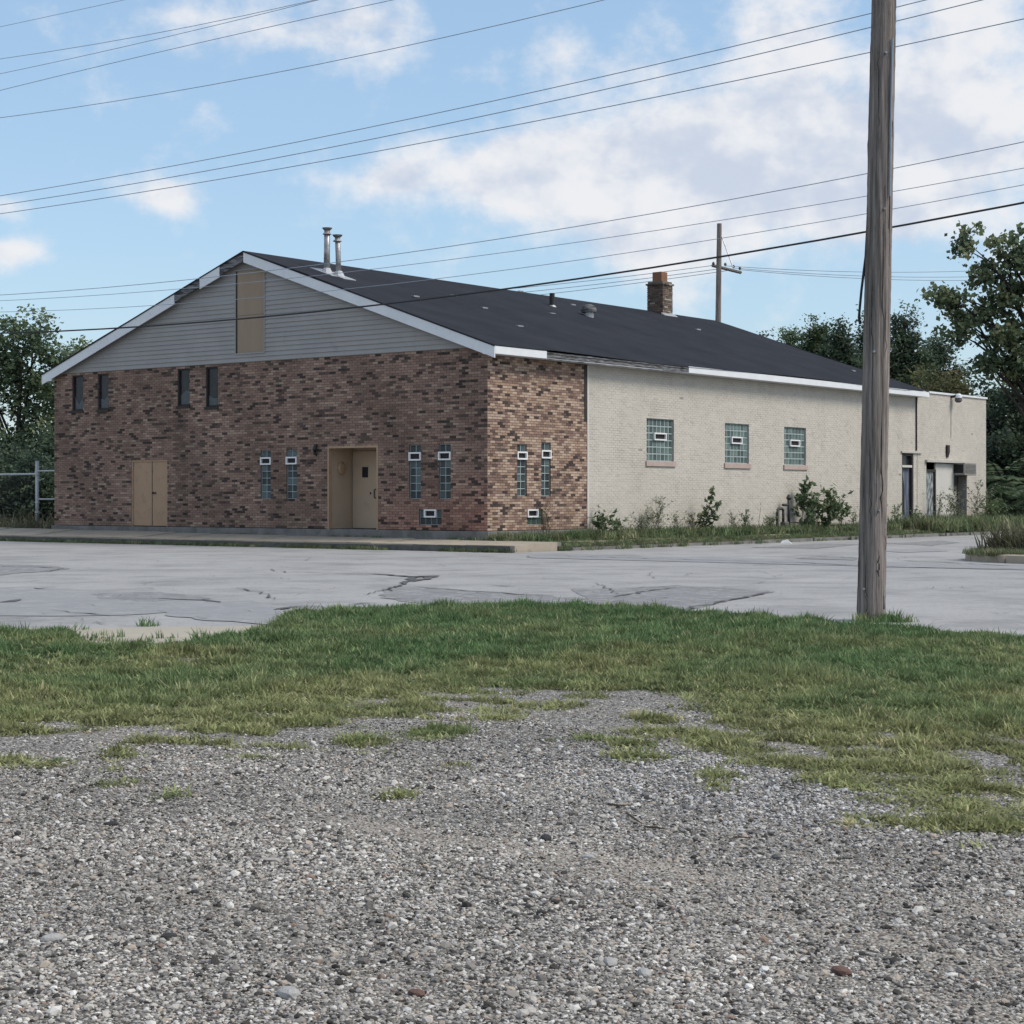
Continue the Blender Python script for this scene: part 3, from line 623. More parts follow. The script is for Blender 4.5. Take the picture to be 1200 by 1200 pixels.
w_ = b-a; e = MB(); dx0, dx1 = fr(424.5,550,dep-.06)[0], fr(431,550,dep-.06)[0]; e.frame(dx0, dx1, c+1.38, c+1.66, .03, -dep+.05, -dep+.065, TF); e.build('door_window_frame', M['black'], en)
e = MB(); e.box(dx0+.02, dx1-.02, -dep+.05, -dep+.055, c+1.40, c+1.64, T=TF); e.build('door_window', M['glass'], en)
xh = fr(438.5,580,dep-.12)[0]; e = MB(); e.tube([(xh,dep-.05,c+.82),(xh,dep-.12,c+.84),(xh,dep-.12,c+1.04),(xh,dep-.05,c+1.06)], .016, 6); e.build('pull_handle', M['black'], en)
e = MB(); e.box(xh-.2, xh-.17, dep-.07, dep-.05, c+.92, c+.98); e.build('lock', M['black'], en)
e = MB()                                       # round bulkhead lamp on the left cheek of the recess
cy_, cz_ = .52, c+1.62
for q in range(16):
    t0, t1 = 2*math.pi*q/16, 2*math.pi*(q+1)/16
    for (r0, h0, r1, h1) in ((.15,.0,.15,.03),(.15,.03,.11,.07),(.11,.07,.0,.085)):
        e.face([(a+h0+.002, cy_+r0*math.cos(t0), cz_+r0*math.sin(t0)*1.2),(a+h0+.002, cy_+r0*math.cos(t1), cz_+r0*math.sin(t1)*1.2),(a+h1+.002, cy_+r1*math.cos(t1), cz_+r1*math.sin(t1)*1.2),(a+h1+.002, cy_+r1*math.cos(t0), cz_+r1*math.sin(t0)*1.2)])
e.build('bulkhead_lamp', M['tan'], en)
x, z = fr(371, 528); e = MB(); e.tube([(x,0,z+.16),(x+.02,-.07,z+.13),(x+.03,-.10,z+.02),(x+.02,-.08,z-.10),(x,-.0,z-.13)], [.02,.05,.065,.05,.02], 8); e.build('wall_light', M['black'], Bd)
# loose grey rubble and patch at the front foundation
x, z = fr(470, 631); 
# side door at the far end of the painted wall
a, b, c, d = sdoor; p = MB(); p.frame(a, b, c-.1, d, .09, -.15, -.02, TS); sdo = p.build('door', M['darkwood'], Bd); sdo['label'] = 'dark weathered side door with peeling blue paint'
p = MB(); p.box(a+.09, b-.09, -.15, -.12, c, d-.42, T=TS); p.build('door_leaf', M['blue'], sdo)
p = MB(); p.box(a+.09, b-.09, -.15, -.13, d-.40, d-.09, T=TS); p.build('transom_pane', M['glass'], sdo)
p = MB(); p.box(a-.02, b-.15, -.10, .02, d-.50, d-.42, T=TS); p.build('transom_rail', M['whiteboard'], sdo)
p = MB(); p.prism([(a+.25,c+.3),(a+.45,c+.2),(a+.40,c+1.3),(a+.30,c+1.6)], TS, -.12, -.112); p.build('peeled_strip', M['dark'], sdo)
p = MB(); p.box(a-.10, b+.62, .0, .06, d+.01, d+.075, T=TS); p.build('lintel', M['paint_joint'], sdo)
# downpipe at the joint with the annex
p = MB(); yy = LEN-.10; p.tube([(.03,yy,4.95),(.03,yy,d+.10)], .026, 8); p.build('downpipe', M['darkwood'], Bd)
# corner lath where the cream paint starts
p = MB(); p.box(SB-.02, SB+.06, .0, .012, ZB-.05, 4.9, T=TS); p.build('corner_lath', M['whiteboard'], Bd)
p = MB(); p.box(SB-.16, SB-.022, .0, .008, 3.4, 4.9, T=TS); p.build('bare_mortar_strip', M['darkwood'], Bd)
# roof furniture
def on_roof(px, py):                           # photograph point on the right roof slope
    best = None
    for k in range(4000):
        x = RX+(EX-RX)*k/4000; y, z = sd(px, py, x)
        e_ = abs(z-roofz(x))
        if best is None or e_ < best[0]: best = (e_, x, y, z)
    return best[1:]
for (bx_, by_, tx, ty, nm) in ((383,321,383.5,268,1), (397,324.5,394.5,276,2)):
    x, y, z = on_roof(bx_, by_); Yd = l2w(x, y)[1]; h = (by_-ty)*Yd/FPX; lean = (tx-bx_)*Yd/FPX*.9
    p = MB(); p.tube([(x,y,z-.1),(x+lean*.4,y,z+h*.5),(x+lean,y,z+h)], [.095,.085,.085] if nm == 1 else .075, 10); vp = p.build('vent_pipe', M['galv'], roof, smooth=True)
    p = MB(); t = (x+lean, y, z+h)
    p.tube([(t[0],t[1],t[2]-.16),(t[0],t[1],t[2]-.12)], [.13,.10], 10); p.tube([(t[0],t[1],t[2]-.04),(t[0],t[1],t[2]+.02)], [.10,.15], 10); p.build('pipe_cap', M['galv'], vp)
    p = MB(); p.tube([(x,y,z-.08),(x,y,z+.16)], [.22,.10], 10); p.build('flashing_cone', M['galv_clean'], vp)
    p = MB(); s = .42; p.hexa([(x-s,y-s*.6,roofz(x-s)+.032),(x+s,y-s*.6,roofz(x+s)+.032),(x+s,y+s*.6,roofz(x+s)+.032),(x-s,y+s*.6,roofz(x-s)+.032),(x-s,y-s*.6,roofz(x-s)+.05),(x+s,y-s*.6,roofz(x+s)+.05),(x+s,y+s*.6,roofz(x+s)+.05),(x-s,y+s*.6,roofz(x-s)+.05)]); p.build('flashing_plate', M['galv_clean'], vp)
x, y, z = on_roof(647, 360); p = MB(); p.tube([(x,y,z-.1),(x,y,z+.45)], .085, 8); so3 = p.build('soil_pipe', M['black'], roof)
p = MB(); p.tube([(x,y,z-.06),(x,y,z+.06)], [.2,.10], 8); p.build('flashing_cone', M['galv'], so3)
x, y, z = on_roof(690, 372); p = MB(); p.tube([(x,y,z-.1),(x,y,z+.22)], .17, 10); mv = p.build('roof_ventilator', M['galv'], roof)
p = MB(); p.tube([(x,y,z+.16),(x,y,z+.24),(x,y,z+.36),(x,y,z+.42)], [.24,.26,.20,.06], 12); p.build('ventilator_cowl', M['weathered'], mv)
for px, py in ((487,349),(532,348),(567.5,362.5),(609,384),(647,369),(610,331),(671,358.5),(818,387.5),(1000,436)):
    x, y, z = on_roof(px, py); p = MB(); s = .12; t = .045
    p.hexa([(x-t,y-s,roofz(x-t)+.035),(x+t,y-s,roofz(x+t)+.035),(x+t,y+s,roofz(x+t)+.035),(x-t,y+s,roofz(x-t)+.035),(x-t,y-s,roofz(x-t)+.06),(x+t,y-s,roofz(x+t)+.075),(x+t,y+s,roofz(x+t)+.075),(x-t,y+s,roofz(x-t)+.06)]); p.build('lifted_shingle', M['galv'] if px != 818 else M['galv_clean'], roof)
# chimney on the ridge
yc = sd(783, 375, RX+.45)[0]; x0, x1, y0, y1 = RX-.25, RX+.43, yc-.34, yc+.34; zc0, zc1 = roofz(x1)-.2, 9.28
ch = MB(); ch.box(x0+.02, x1-.02, y0+.02, y1-.02, zc0, zc1); cho = ch.build('chimney', M['mortar'], roof)
cb = MB(); r4 = random.Random(9)
for k in range(int((zc1-zc0)/.07)):
    z = zc0+k*.07; ext = .04 if z > zc1-.16 else 0
    for q in range(4):
        for sgn in (0, 1):
            L0 = (x1-x0)/3; s0 = x0+q*L0-(L0/2 if k % 2 else 0); a_, b_ = max(x0-ext, s0+.006), min(x1+ext, s0+L0-.006)
            kk = r4.uniform(.6,1.3); c = (.15*kk,.105*kk,.085*kk) if r4.random() > .12 else (.33,.30,.27)
            if b_-a_ > .03: cb.box(a_, b_, (y0-ext, y1-.06)[sgn], (y0+.06, y1+ext)[sgn], z+.005, z+.063, c)
            L1 = (y1-y0)/3; s0 = y0+q*L1-(L1/2 if k % 2 else 0); a_, b_ = max(y0-ext, s0+.006), min(y1+ext, s0+L1-.006)
            kk = r4.uniform(.6,1.3); c = (.20*kk,.15*kk,.12*kk) if r4.random() > .15 else (.42,.39,.35)  # side faces get lighter brick: the lit side is put into the colour
            if b_-a_ > .03: cb.box((x0-ext, x1-.06)[sgn]+.001, (x0+.06, x1+ext)[sgn]+.001*sgn+r4.uniform(-.012,.012), a_, b_, z+.006, z+.062, c)
co = cb.build('chimney_brick_courses', M['chimney'], cho); co['kind'] = 'stuff'
fl = MB(); fl.box(x0+.14, x0+.54, yc-.20, yc+.20, zc1-.05, zc1+.36); fl.build('clay_flue', M['clay'], cho, bevel=.01)
fl = MB(); fl.hexa([(x1,y0-.1,roofz(x1)+.035),(x1+.16,y0-.1,roofz(x1+.16)+.035),(x1+.16,y1+.1,roofz(x1+.16)+.035),(x1,y1+.1,roofz(x1)+.035),(x1,y0-.1,roofz(x1)+.10),(x1+.16,y0-.1,roofz(x1+.16)+.05),(x1+.16,y1+.1,roofz(x1+.16)+.05),(x1,y1+.1,roofz(x1)+.10)]); fl.build('chimney_flashing', M['galv_clean'], cho)

# ------------------------------------------------------------------ annex at the far end
AE = sd(1155.5, 500)[0]; AO = (0, -(LEN+.03), 0); ax_w = l2w(0, LEN+.03)
An = empty('painted_annex', (*ax_w, 0), BROT); tag(An, 'flat roofed cream painted brick annex at the far end behind the wooden pole', 'building')
rec = so2(1085.5,1133,542,616); rec[2] = ZB-CRS*2
aw = brick_wall(An, TS, LEN+.03, AE, ZB-CRS*2, 71, [rec], pal_cream, 'paint', 'paint_joint', proud=.003, seed=6, name='side_wall', off=AO, reveal=.5)
ztop = ZB-CRS*2+CRS*71
mb = MB(); mb.box(-7, -.02, AE-.2, AE-.004, 0, ztop); mb.box(-7, -6.8, LEN+.1, AE-.2, 0, ztop); mb.box(-7, -.05, LEN+.05, LEN+.2, 0, ztop); mb.build('rear_walls', M['paint_joint'], An, AO)
mb = MB(); mb.box(-7, -.6, LEN+.2, AE-.2, ztop-.4, ztop-.3); mb.build('flat_roof', M['roof'], An, AO)
mb = MB(); mb.box(-.25, .05, LEN+.035, AE+.04, ztop+.002, ztop+.075); mb.build('coping', M['white'], An, AO, bevel=.008)
mb = MB(); mb.box(-7, -.25, AE-.25, AE+.04, ztop+.002, ztop+.07); mb.build('coping', M['white'], An, AO)
a, b, c, d = rec
mb = MB(); mb.box(-.52, -.5, a, b, 0, d); mb.build('recess_back', M['darkwood'], An, AO)
mb = MB(); mb.box(-.02, .10, a-.12, b+.08, d-.02, d+.06); mb.build('lintel', M['paint_joint'], An, AO)
p1, p2, p3 = a+.27*(b-a), a+.70*(b-a), a+.80*(b-a)
mb = MB(); mb.box(-.14, -.08, p1, p3, c, d-.05); mb.build('white_panel', M['whiteboard'], An, AO)
mb = MB(); mb.box(-.18, -.12, a+.02, p1-.1, c, d-.35); so4 = mb.build('screen_door', M['peel'], An, AO); so4['label'] = 'peeling torn screen door'
mb = MB(); mb.box(-.20, -.06, p1-.1, p1-.002, c, d-.30); mb.box(-.2, -.06, a, p1-.002, d-.36, d-.28); mb.build('door_post', M['darkwood'], An, AO)
mb = MB(); mb.box(-.30, -.02, p3-.05, p3+.03, c, c+1.9); mb.build('panel_post', M['darkwood'], An, AO)
acz = sd(1126, 557)[1]; M['acgrey'] = mat('unit_grey', (.30,.29,.27), (.22,.21,.195), 4, rough=.6)
mb = MB(); mb.box(-.25, .36, p2+.05, b+.05, acz, acz+.46); ac = mb.build('air_conditioner', M['acgrey'], An, AO, bevel=.015)
mb = MB(); mb.box(.361, .368, p2+.12, b-.02, acz+.07, acz+.40); mb.build('grille', M['gasgrey'], ac)
mb = MB(); mb.box(-.1, .3, p2+.043, p2+.049, acz+.08, acz+.40); mb.build('side_vent', M['dark'], ac)
for q in range(6):
    mb = MB(); mb.box(.369, .376, p2+.14, b-.04, acz+.10+q*.05, acz+.115+q*.05); mb.build('grille_slat', M['acgrey'], ac)
mb = MB(); mb.box(-.05, .3, p2+.08, p2+.13, acz-.06, acz-.004); mb.box(-.05, .0, p2+.06, p2+.13, acz-.6, acz-.06); mb.build('bracket', M['darkwood'], An, AO)
yl, zl = sd(1116, 466); mb = MB(); mb.tube([(.0,yl-.12,zl+.02),(.12,yl-.1,zl+.04),(.26,yl,zl+.10)], .05, 8); lam = mb.build('security_light', M['black'], An, AO)
mb = MB(); mb.tube([(.24,yl,zl+.14),(.24,yl,zl+.08),(.24,yl,zl-.02)], [.07,.12,.14], 14); mb.build('lamp_head', M['white'], lam)
mb = MB(); mb.tube([(.24,yl,zl-.02),(.24,yl,zl-.13),(.24,yl,zl-.19)], [.13,.135,.07], 14); mb.build('refractor', M['gasgrey'], lam)
mb = MB(); mb.tube([(.012,yl-.12,zl),(.012,yl-.14,zl-1.5)], .012, 6); mb.build('conduit', M['paint_joint'], lam)
yl, zl = sd(1109.5, 530); mb = MB(); mb.box(.0, .08, yl-.10, yl+.10, zl-.02, zl+.26); mb.hexa([(.0,yl-.06,zl-.2),(.04,yl-.06,zl-.2),(.04,yl+.05,zl-.2),(.0,yl+.05,zl-.2),(.0,yl-.10,zl-.021),(.075,yl-.10,zl-.021),(.075,yl+.10,zl-.021),(.0,yl+.10,zl-.021)]); mb.build('meter_box', M['darkwood'], An, AO)
# ------------------------------------------------------------------ poles and wires
def pole_mesh(H, r0, r1, seed, nseg=40, nr=150, lean=(0,0), rough=1.):
    r = np.random.default_rng(seed); th = np.linspace(0, 2*np.pi, nseg, endpoint=False); zz = np.linspace(0, H, nr)
    rad = np.interp(zz, [0, .12*H, H], [r0*1.06, r0, r1])[:, None]*np.ones((1, nseg))
    for _ in range(26):                        # drying checks: long narrow grooves
        t0 = r.uniform(0, 2*np.pi); zc = r.uniform(0, H); ln = r.uniform(.4, 1.8); dp = r.uniform(.008, .022)*rough
        dth = np.abs((th[None, :]-t0-.05*np.sin(zz[:, None]*2+t0)+np.pi) % (2*np.pi)-np.pi)
        rad -= dp*np.exp(-(dth/.09)**2)*np.exp(-((zz[:, None]-zc)/ln)**4)
    rad += rough*.004*r.standard_normal((1, nseg))*np.ones((nr, 1))+rough*.0015*r.standard_normal((nr, nseg))
    for _ in range(9):
        t0 = r.uniform(0, 2*np.pi); zc = r.uniform(.3, H*.8); dth = np.abs((th[None, :]-t0+np.pi) % (2*np.pi)-np.pi)
        rad += .012*rough*np.exp(-(dth/.2)**2-((zz[:, None]-zc)/.05)**2)
    cx = lean[0]*zz/H; cy = lean[1]*zz/H
    V = np.stack([cx[:, None]+rad*np.cos(th), cy[:, None]+rad*np.sin(th), zz[:, None]*np.ones((1, nseg))], -1).reshape(-1, 3)
    i = np.arange(nr*nseg).reshape(nr, nseg); a = i[:-1]; b = np.roll(i, -1, 1)[:-1]; c = np.roll(i, -1, 1)[1:]; d = i[1:]
    F = np.stack([a.ravel(), b.ravel(), c.ravel(), d.ravel()], 1); return V, F
M['pole'] = mat('weathered_pole', (.36,.315,.29), (.105,.09,.083), 7, rough=.95, bump=1., bscale=20, stretch=(4.5,4.5,.14), amt=.34, spec=.1, dirt=[((.04,.036,.037),8,.6,.68,.85),((.32,.295,.29),5,.55,.75,.5)])
PX, PY = gnd(1020.5, 728, .055)
H = 10.2; topx = (1036-600)/FPX*PY; leanx = (topx-PX)/(EYE+583/FPX*PY)*H
pole = empty('utility_pole', (PX, PY, .05)); tag(pole, 'weathered grey wooden utility pole standing in the grass at the roadside', 'utility pole')
V, F = pole_mesh(H, .143, .118, 4, lean=(leanx, .0)); obj('pole_shaft', npmesh('pole_shaft', V, F, M['pole'], smooth=True), pole)
G_ = V.reshape(150, 40, 3); rk = random.Random(12)
def check(px, y0, y1, w):                      # open drying check on the pole face, as a dark groove strip
    zt_, zb_ = EYE+(HOR-y0)/FPX*PY-.05, EYE+(HOR-y1)/FPX*PY-.05; mb = MB(); n = 14; L0 = []
    i0, i1 = int(zb_/H*149), int(zt_/H*149); rows = np.linspace(max(0, i0), min(149, i1), n)
    for q, rw in enumerate(rows):
        row = G_[int(rw)]; tx = (px+rk.uniform(-.7,.7)-600)/FPX*PY-PX+leanx*.0; fr_ = [j for j in range(40) if row[j, 1] < 0]
        j = min(fr_, key=lambda j: abs(row[j, 0]-tx)); k_ = w*rk.uniform(.4,1.2)*min(1, 4*min(q, n-1-q)/n+.1)
        L0.append((row[j, 0]-k_, row[j, 1]-.004, row[j, 2])); L0.append((row[j, 0]+k_, row[j, 1]-.004, row[j, 2]))
    for q in range(n-1): mb.face([L0[2*q], L0[2*q+1], L0[2*q+3], L0[2*q+2]])
    mb.build('drying_check', M['dark'], pole)
for a_ in ((1043,50,180,.006),(1040,170,310,.007),(1032,255,420,.005),(1027,60,150,.004),(1020,300,470,.004),(1030,470,610,.006),(1036,595,640,.004),(1012,640,700,.005),(1026,640,668,.006),(1033,690,708,.008),(1013,705,722,.007),(1024,520,600,.003),(1017,520,610,.003),(1035,340,420,.004)): check(*a_)
mb = MB(); mb.tube([(leanx,0,H),(leanx,0,H+.02)], [.118,.02], 16); mb.build('pole_top', M['pole'], pole)
def pl(px, py, dy=-.0): p = at(px, py, PY+dy); return (p.x-PX, p.y-PY, p.z-.05)
mb = MB(); mb.tube([pl(1021,180,.1),pl(1017,255,.02),pl(1014.5,300),pl(1009.5,340),pl(1006.5,372),pl(1008,380)], .014, 6); mb.build('loose_cable', M['wire'], pole)
mb = MB(); mb.tube([pl(1046,45,-.13),pl(1044,130,-.13),pl(1043,230,-.135)], .012, 6); mb.build('ground_wire', M['wiregrey'], pole)
for q, (x, y) in enumerate(((1038,62),(1036,245),(1030,598),(1012,690),(1024,412))):
    p = pl(x, y, -.13); mb = MB(); mb.tube([p, (p[0], p[1]-.03, p[2])], .014, 6); mb.build('bolt', M['galv'], pole)
# distant pole behind the roof
Yp = 86.; b = at(838.5, 420, Yp); t = at(841.8, 262, Yp)
dp = empty('distant_utility_pole', (b.x, b.y, 0)); tag(dp, 'dark wooden utility pole with one crossarm rising behind the roof', 'utility pole')
V, F = pole_mesh(t.z, .17, .115, 8, nseg=12, nr=40, lean=(t.x-b.x+.05, 0), rough=.5); obj('pole_shaft', npmesh('pole_shaft', V, F, M['pole'], smooth=True), dp)
def dl(px, py, dy=0): p = at(px, py, Yp+dy); return (p.x-b.x, p.y-b.y, p.z)
mb = MB(); mb.tube([dl(834.5,311,.6),dl(868.5,319.5,-.6)], .075, 4); mb.build('crossarm', M['pole'], dp)
mb = MB(); mb.tube([dl(844.5,274),dl(859,313.5,-.4)], .025, 6); mb.build('brace', M['galv'], dp)
for q, (x, y) in enumerate(((850,312),(859.5,314.5),(867,316.5),(836,311))):
    mb = MB(); p = dl(x, y, .3-.02*q); mb.tube([p,(p[0],p[1],p[2]+.08),(p[0],p[1],p[2]+.16)], [.03,.07,.04], 8); mb.build('insulator', M['gasgrey'], dp)
# overhead wires along the far side of the street (planes parallel to the building front)
def wire(pix, ly, r, mt, label, grp, x0=-75., x1=45.):
    P = np.array([fr(px, py, ly) for px, py in pix]); k = np.polyfit(P[:, 0], P[:, 1], 2 if len(pix) > 2 else 1)
    xs = np.linspace(x0, x1, 60); mb = MB(); x_, y_ = l2w(0, ly)
    mb.tube([(x, 0, np.polyval(k, x)) for x in xs], r, 5)
    o = mb.build('overhead_wire', M[mt]); o.location = (x_, y_, 0); o.rotation_euler = (0,0,BROT)
    return tag(o, label, 'wire', grp)
GW = 'overhead wires along the street'
wire([(0,31.5),(72,16),(145,0)], -1.2, .0075, 'wiregrey', 'topmost thin wire cutting across the upper left corner of the sky', GW)
wire([(0,69),(175,41),(260,23),(370,0)], -2.6, .0085, 'wiregrey', 'second wire from the top at the left edge of the sky', GW)
wire([(0,86.5),(175,48),(365,2)], -1.6, .0085, 'wiregrey', 'third wire from the top at the left edge, crossing the one above it', GW)
wire([(0,106),(230,51),(460,0)], -2.2, .0092, 'wiregrey', 'fourth wire from the top at the left edge, through the upper left cloud', GW)
wire([(0,138),(300,90),(600,25),(710,0)], -2.0, .010, 'wiregrey', 'fifth wire from the top at the left edge, alone below the upper four', GW)
wire([(0,230),(300,174),(600,116),(1020,15)], -2.7, .0105, 'wiregrey', 'upper wire of the close set of three crossing behind the wooden pole', GW)
wire([(0,241),(300,187),(600,132),(1020,31)], -2.1, .011, 'wiregrey', 'middle wire of the close set of three crossing behind the wooden pole', GW)
wire([(0,251),(300,201),(600,149.5),(1020,60.5)], -1.5, .011, 'wiregrey', 'lower wire of the close set of three crossing behind the wooden pole', GW)
wire([(0,346),(220,328),(400,305),(600,279),(1020,204),(1200,165)], -2.3, .0092, 'wiregrey', 'upper wire of the loose set of three just above the roof ridge', GW)
wire([(0,352.5),(430,316),(600,295),(1020,229),(1200,197)], -1.9, .0075, 'wiregrey', 'middle faint wire of the loose set of three above the roof ridge', GW)
wire([(65,364),(175,358),(510,327),(600,316),(1020,249),(1200,217)], -1.6, .0075, 'wiregrey', 'lower faint wire of the loose set of three above the roof ridge', GW)
wire([(0,390),(100,387),(300,373.5),(600,336),(1020,271),(1200,238)], -2.2, .022, 'wire', 'thick black cable sagging across the gable and the roof', GW)
def far_wire(p, q, dy, label, sag=.25):
    a = at(*p, Yp+dy[0]); c = at(*q, Yp+dy[1]); mb = MB(); mb.tube([a.lerp(c, t)+Vector((0,0,-sag*4*t*(1-t))) for t in np.linspace(0, 1, 24)], .014, 4)
    o = mb.build('distant_wire', M['wiregrey']); return tag(o, label, 'wire', 'wires of the distant pole')
for i, (p, q) in enumerate((((850,311.5),(1250,310.5)), ((859.5,314),(1250,319)), ((867,316),(1250,324)))):
    far_wire(p, q, (.2, 14), ('upper', 'middle', 'lower')[i]+' wire from the distant pole to the big tree on the right', .35)
for i, (p, q) in enumerate((((836,311),(520,345)), ((850,314),(520,351)), ((860,316),(520,357)))):
    far_wire(p, q, (.2, 10), ('upper', 'middle', 'lower')[i]+' thin wire from the distant pole leftwards past the chimney', .1)

# ------------------------------------------------------------------ chain-link fence on the left
fy = .35; fx0 = fr(43.5, 600, fy)[0]; fz = lambda py: fr(43.5, py, fy)[1]
fence = empty('chain_link_fence', (*l2w(fx0, fy), 0), BROT); tag(fence, 'galvanised chain link fence with a tall post beside the brick corner', 'fence')
z0, ztp, zr1, zr2, zr3 = .25, fz(540), fz(555.5), fz(552), fz(585)
mb = MB(); mb.tube([(0,0,z0-.1),(0,0,ztp)], .055, 10); mb.build('post', M['galv_clean'], fence, smooth=True)
for q in (-3.1, -6.2, -9.3):
    mb = MB(); mb.tube([(q,0,z0-.1),(q,0,zr1+.05)], .04, 8); mb.build('post', M['galv_clean'], fence, smooth=True)
mb = MB(); mb.tube([(-12,0,zr1),(0,0,zr1)], .033, 8); mb.build('top_rail', M['galv_clean'], fence)
xe = -W-fx0
for z in (zr2, zr3): mb = MB(); mb.tube([(.05,0,z),(xe-.03,0,z)], .026, 8); mb.build('rail', M['galv_clean'], fence)
for z in (zr1, ztp-.35, 1.2, .9): mb = MB(); mb.tube([(0,0,z-.03),(0,0,z+.03)], .068, 10); mb.build('clamp', M['galv_clean'], fence)
mb = MB(); hh = zr1-z0; st = .085
for k in range(int((12+hh)/st)):
    xa = -12-hh+k*st
    for sgn in (0, 1):
        x0_, x1_ = xa, xa+hh; za, zb = (z0, zr1) if sgn == 0 else (zr1, z0)
        lo, hi = max(x0_, -12), min(x1_, 0)
        if hi-lo < .02: continue
        f = lambda x: za+(zb-za)*(x-x0_)/(x1_-x0_)
        mb.tube([(lo,.004*sgn,f(lo)),(hi,.004*sgn,f(hi))], .0016, 3, cap=False)
o = mb.build('chain_mesh', M['chainwire'], fence); o['kind'] = 'stuff'

# ------------------------------------------------------------------ gas meter at the painted wall
gy = sd(918, 605, .3)[0]
gm = empty('gas_meter', (*l2w(.28, gy), .26), BROT); tag(gm, 'rusty dark gas meter pipework low on the painted wall', 'gas meter')
sc_ = 58/FPX
mb = MB(); mb.tube([(0,-.35,-.1),(0,-.35,.62),(0,-.33,.70),(0,-.25,.74),(0,-.05,.74),(0,.02,.70),(0,.03,.60),(0,.03,.2)], .045, 8); mb.build('riser_pipe', M['gaspipe'], gm, smooth=True)
mb = MB(); mb.tube([(0,.0,.86),(0,.38,.86)], .04, 8); mb.tube([(0,.38,.2),(0,.38,1.18)], .045, 8); mb.build('outlet_pipe', M['gaspipe'], gm, smooth=True)
mb = MB(); mb.tube([(0,.38,1.02),(0,.38,1.08),(0,.38,1.16)], [.05,.09,.03], 10); mb.build('regulator', M['gaspipe'], gm)
mb = MB(); mb.box(-.10, .10, -.02, .26, .05, .34); mb.build('meter_case', M['gasgrey'], gm, bevel=.05)
mb = MB(); mb.tube([(0,-.5,.40),(.0,-.72,.34),(0,-.78,.22),(0,-.6,.12)], .035, 8); mb.build('bent_pipe', M['gaspipe'], gm)
mb = MB(); mb.tube([(-.05,.4,.30),(-.05,1.5,.30)], .02, 6); mb.build('wall_pipe', M['gaspipe'], gm)

# ------------------------------------------------------------------ vegetation
M['stalk'] = mat('weed_stalk', (.09,.085,.05), (.06,.065,.04), 5)
M['leaf'] = mat('leaf', attr=True, col2=(.7,.72,.65), scale=1.5, amt=.4, rough=.6, spec=.25)
def add_translucency(mt, w=.3):
    nt = mt.node_tree; p = nt.nodes['Principled BSDF']; out = nt.nodes['Material Output']
    tr = nt.nodes.new('ShaderNodeBsdfTranslucent'); mx = nt.nodes.new('ShaderNodeMixShader'); mx.inputs[0].default_value = w
    src = p.inputs['Base Color'].links[0].from_socket; nt.links.new(src, tr.inputs[0]); nt.links.new(p.outputs[0], mx.inputs[1]); nt.links.new(tr.outputs[0], mx.inputs[2]); nt.links.new(mx.outputs[0], out.inputs[0])
add_translucency(M['leaf'], .38)
def leaf_quads(P, size, r, col, droop=.0, aspect=.55, jitter=.25):
    n = len(P); a = r.standard_normal((n, 3)); a[:, 2] = a[:, 2]*.6-droop; a /= np.linalg.norm(a, axis=1)[:, None]
    b = np.cross(a, r.standard_normal((n, 3))+np.array([0, 0, 1.2])); b /= np.linalg.norm(b, axis=1)[:, None]+1e-9
    c = np.cross(a, b); s = size*r.uniform(.6, 1.35, (n, 1))
    V = np.stack([P-a*s*.5, P+b*s*aspect*.5+c*s*.08, P+a*s*.5, P-b*s*aspect*.5+c*s*.08], 1).reshape(-1, 3)
    F = np.arange(4*n).reshape(n, 4); cc = col*r.uniform(1-jitter, 1+jitter, (n, 1)); return V, F, cc
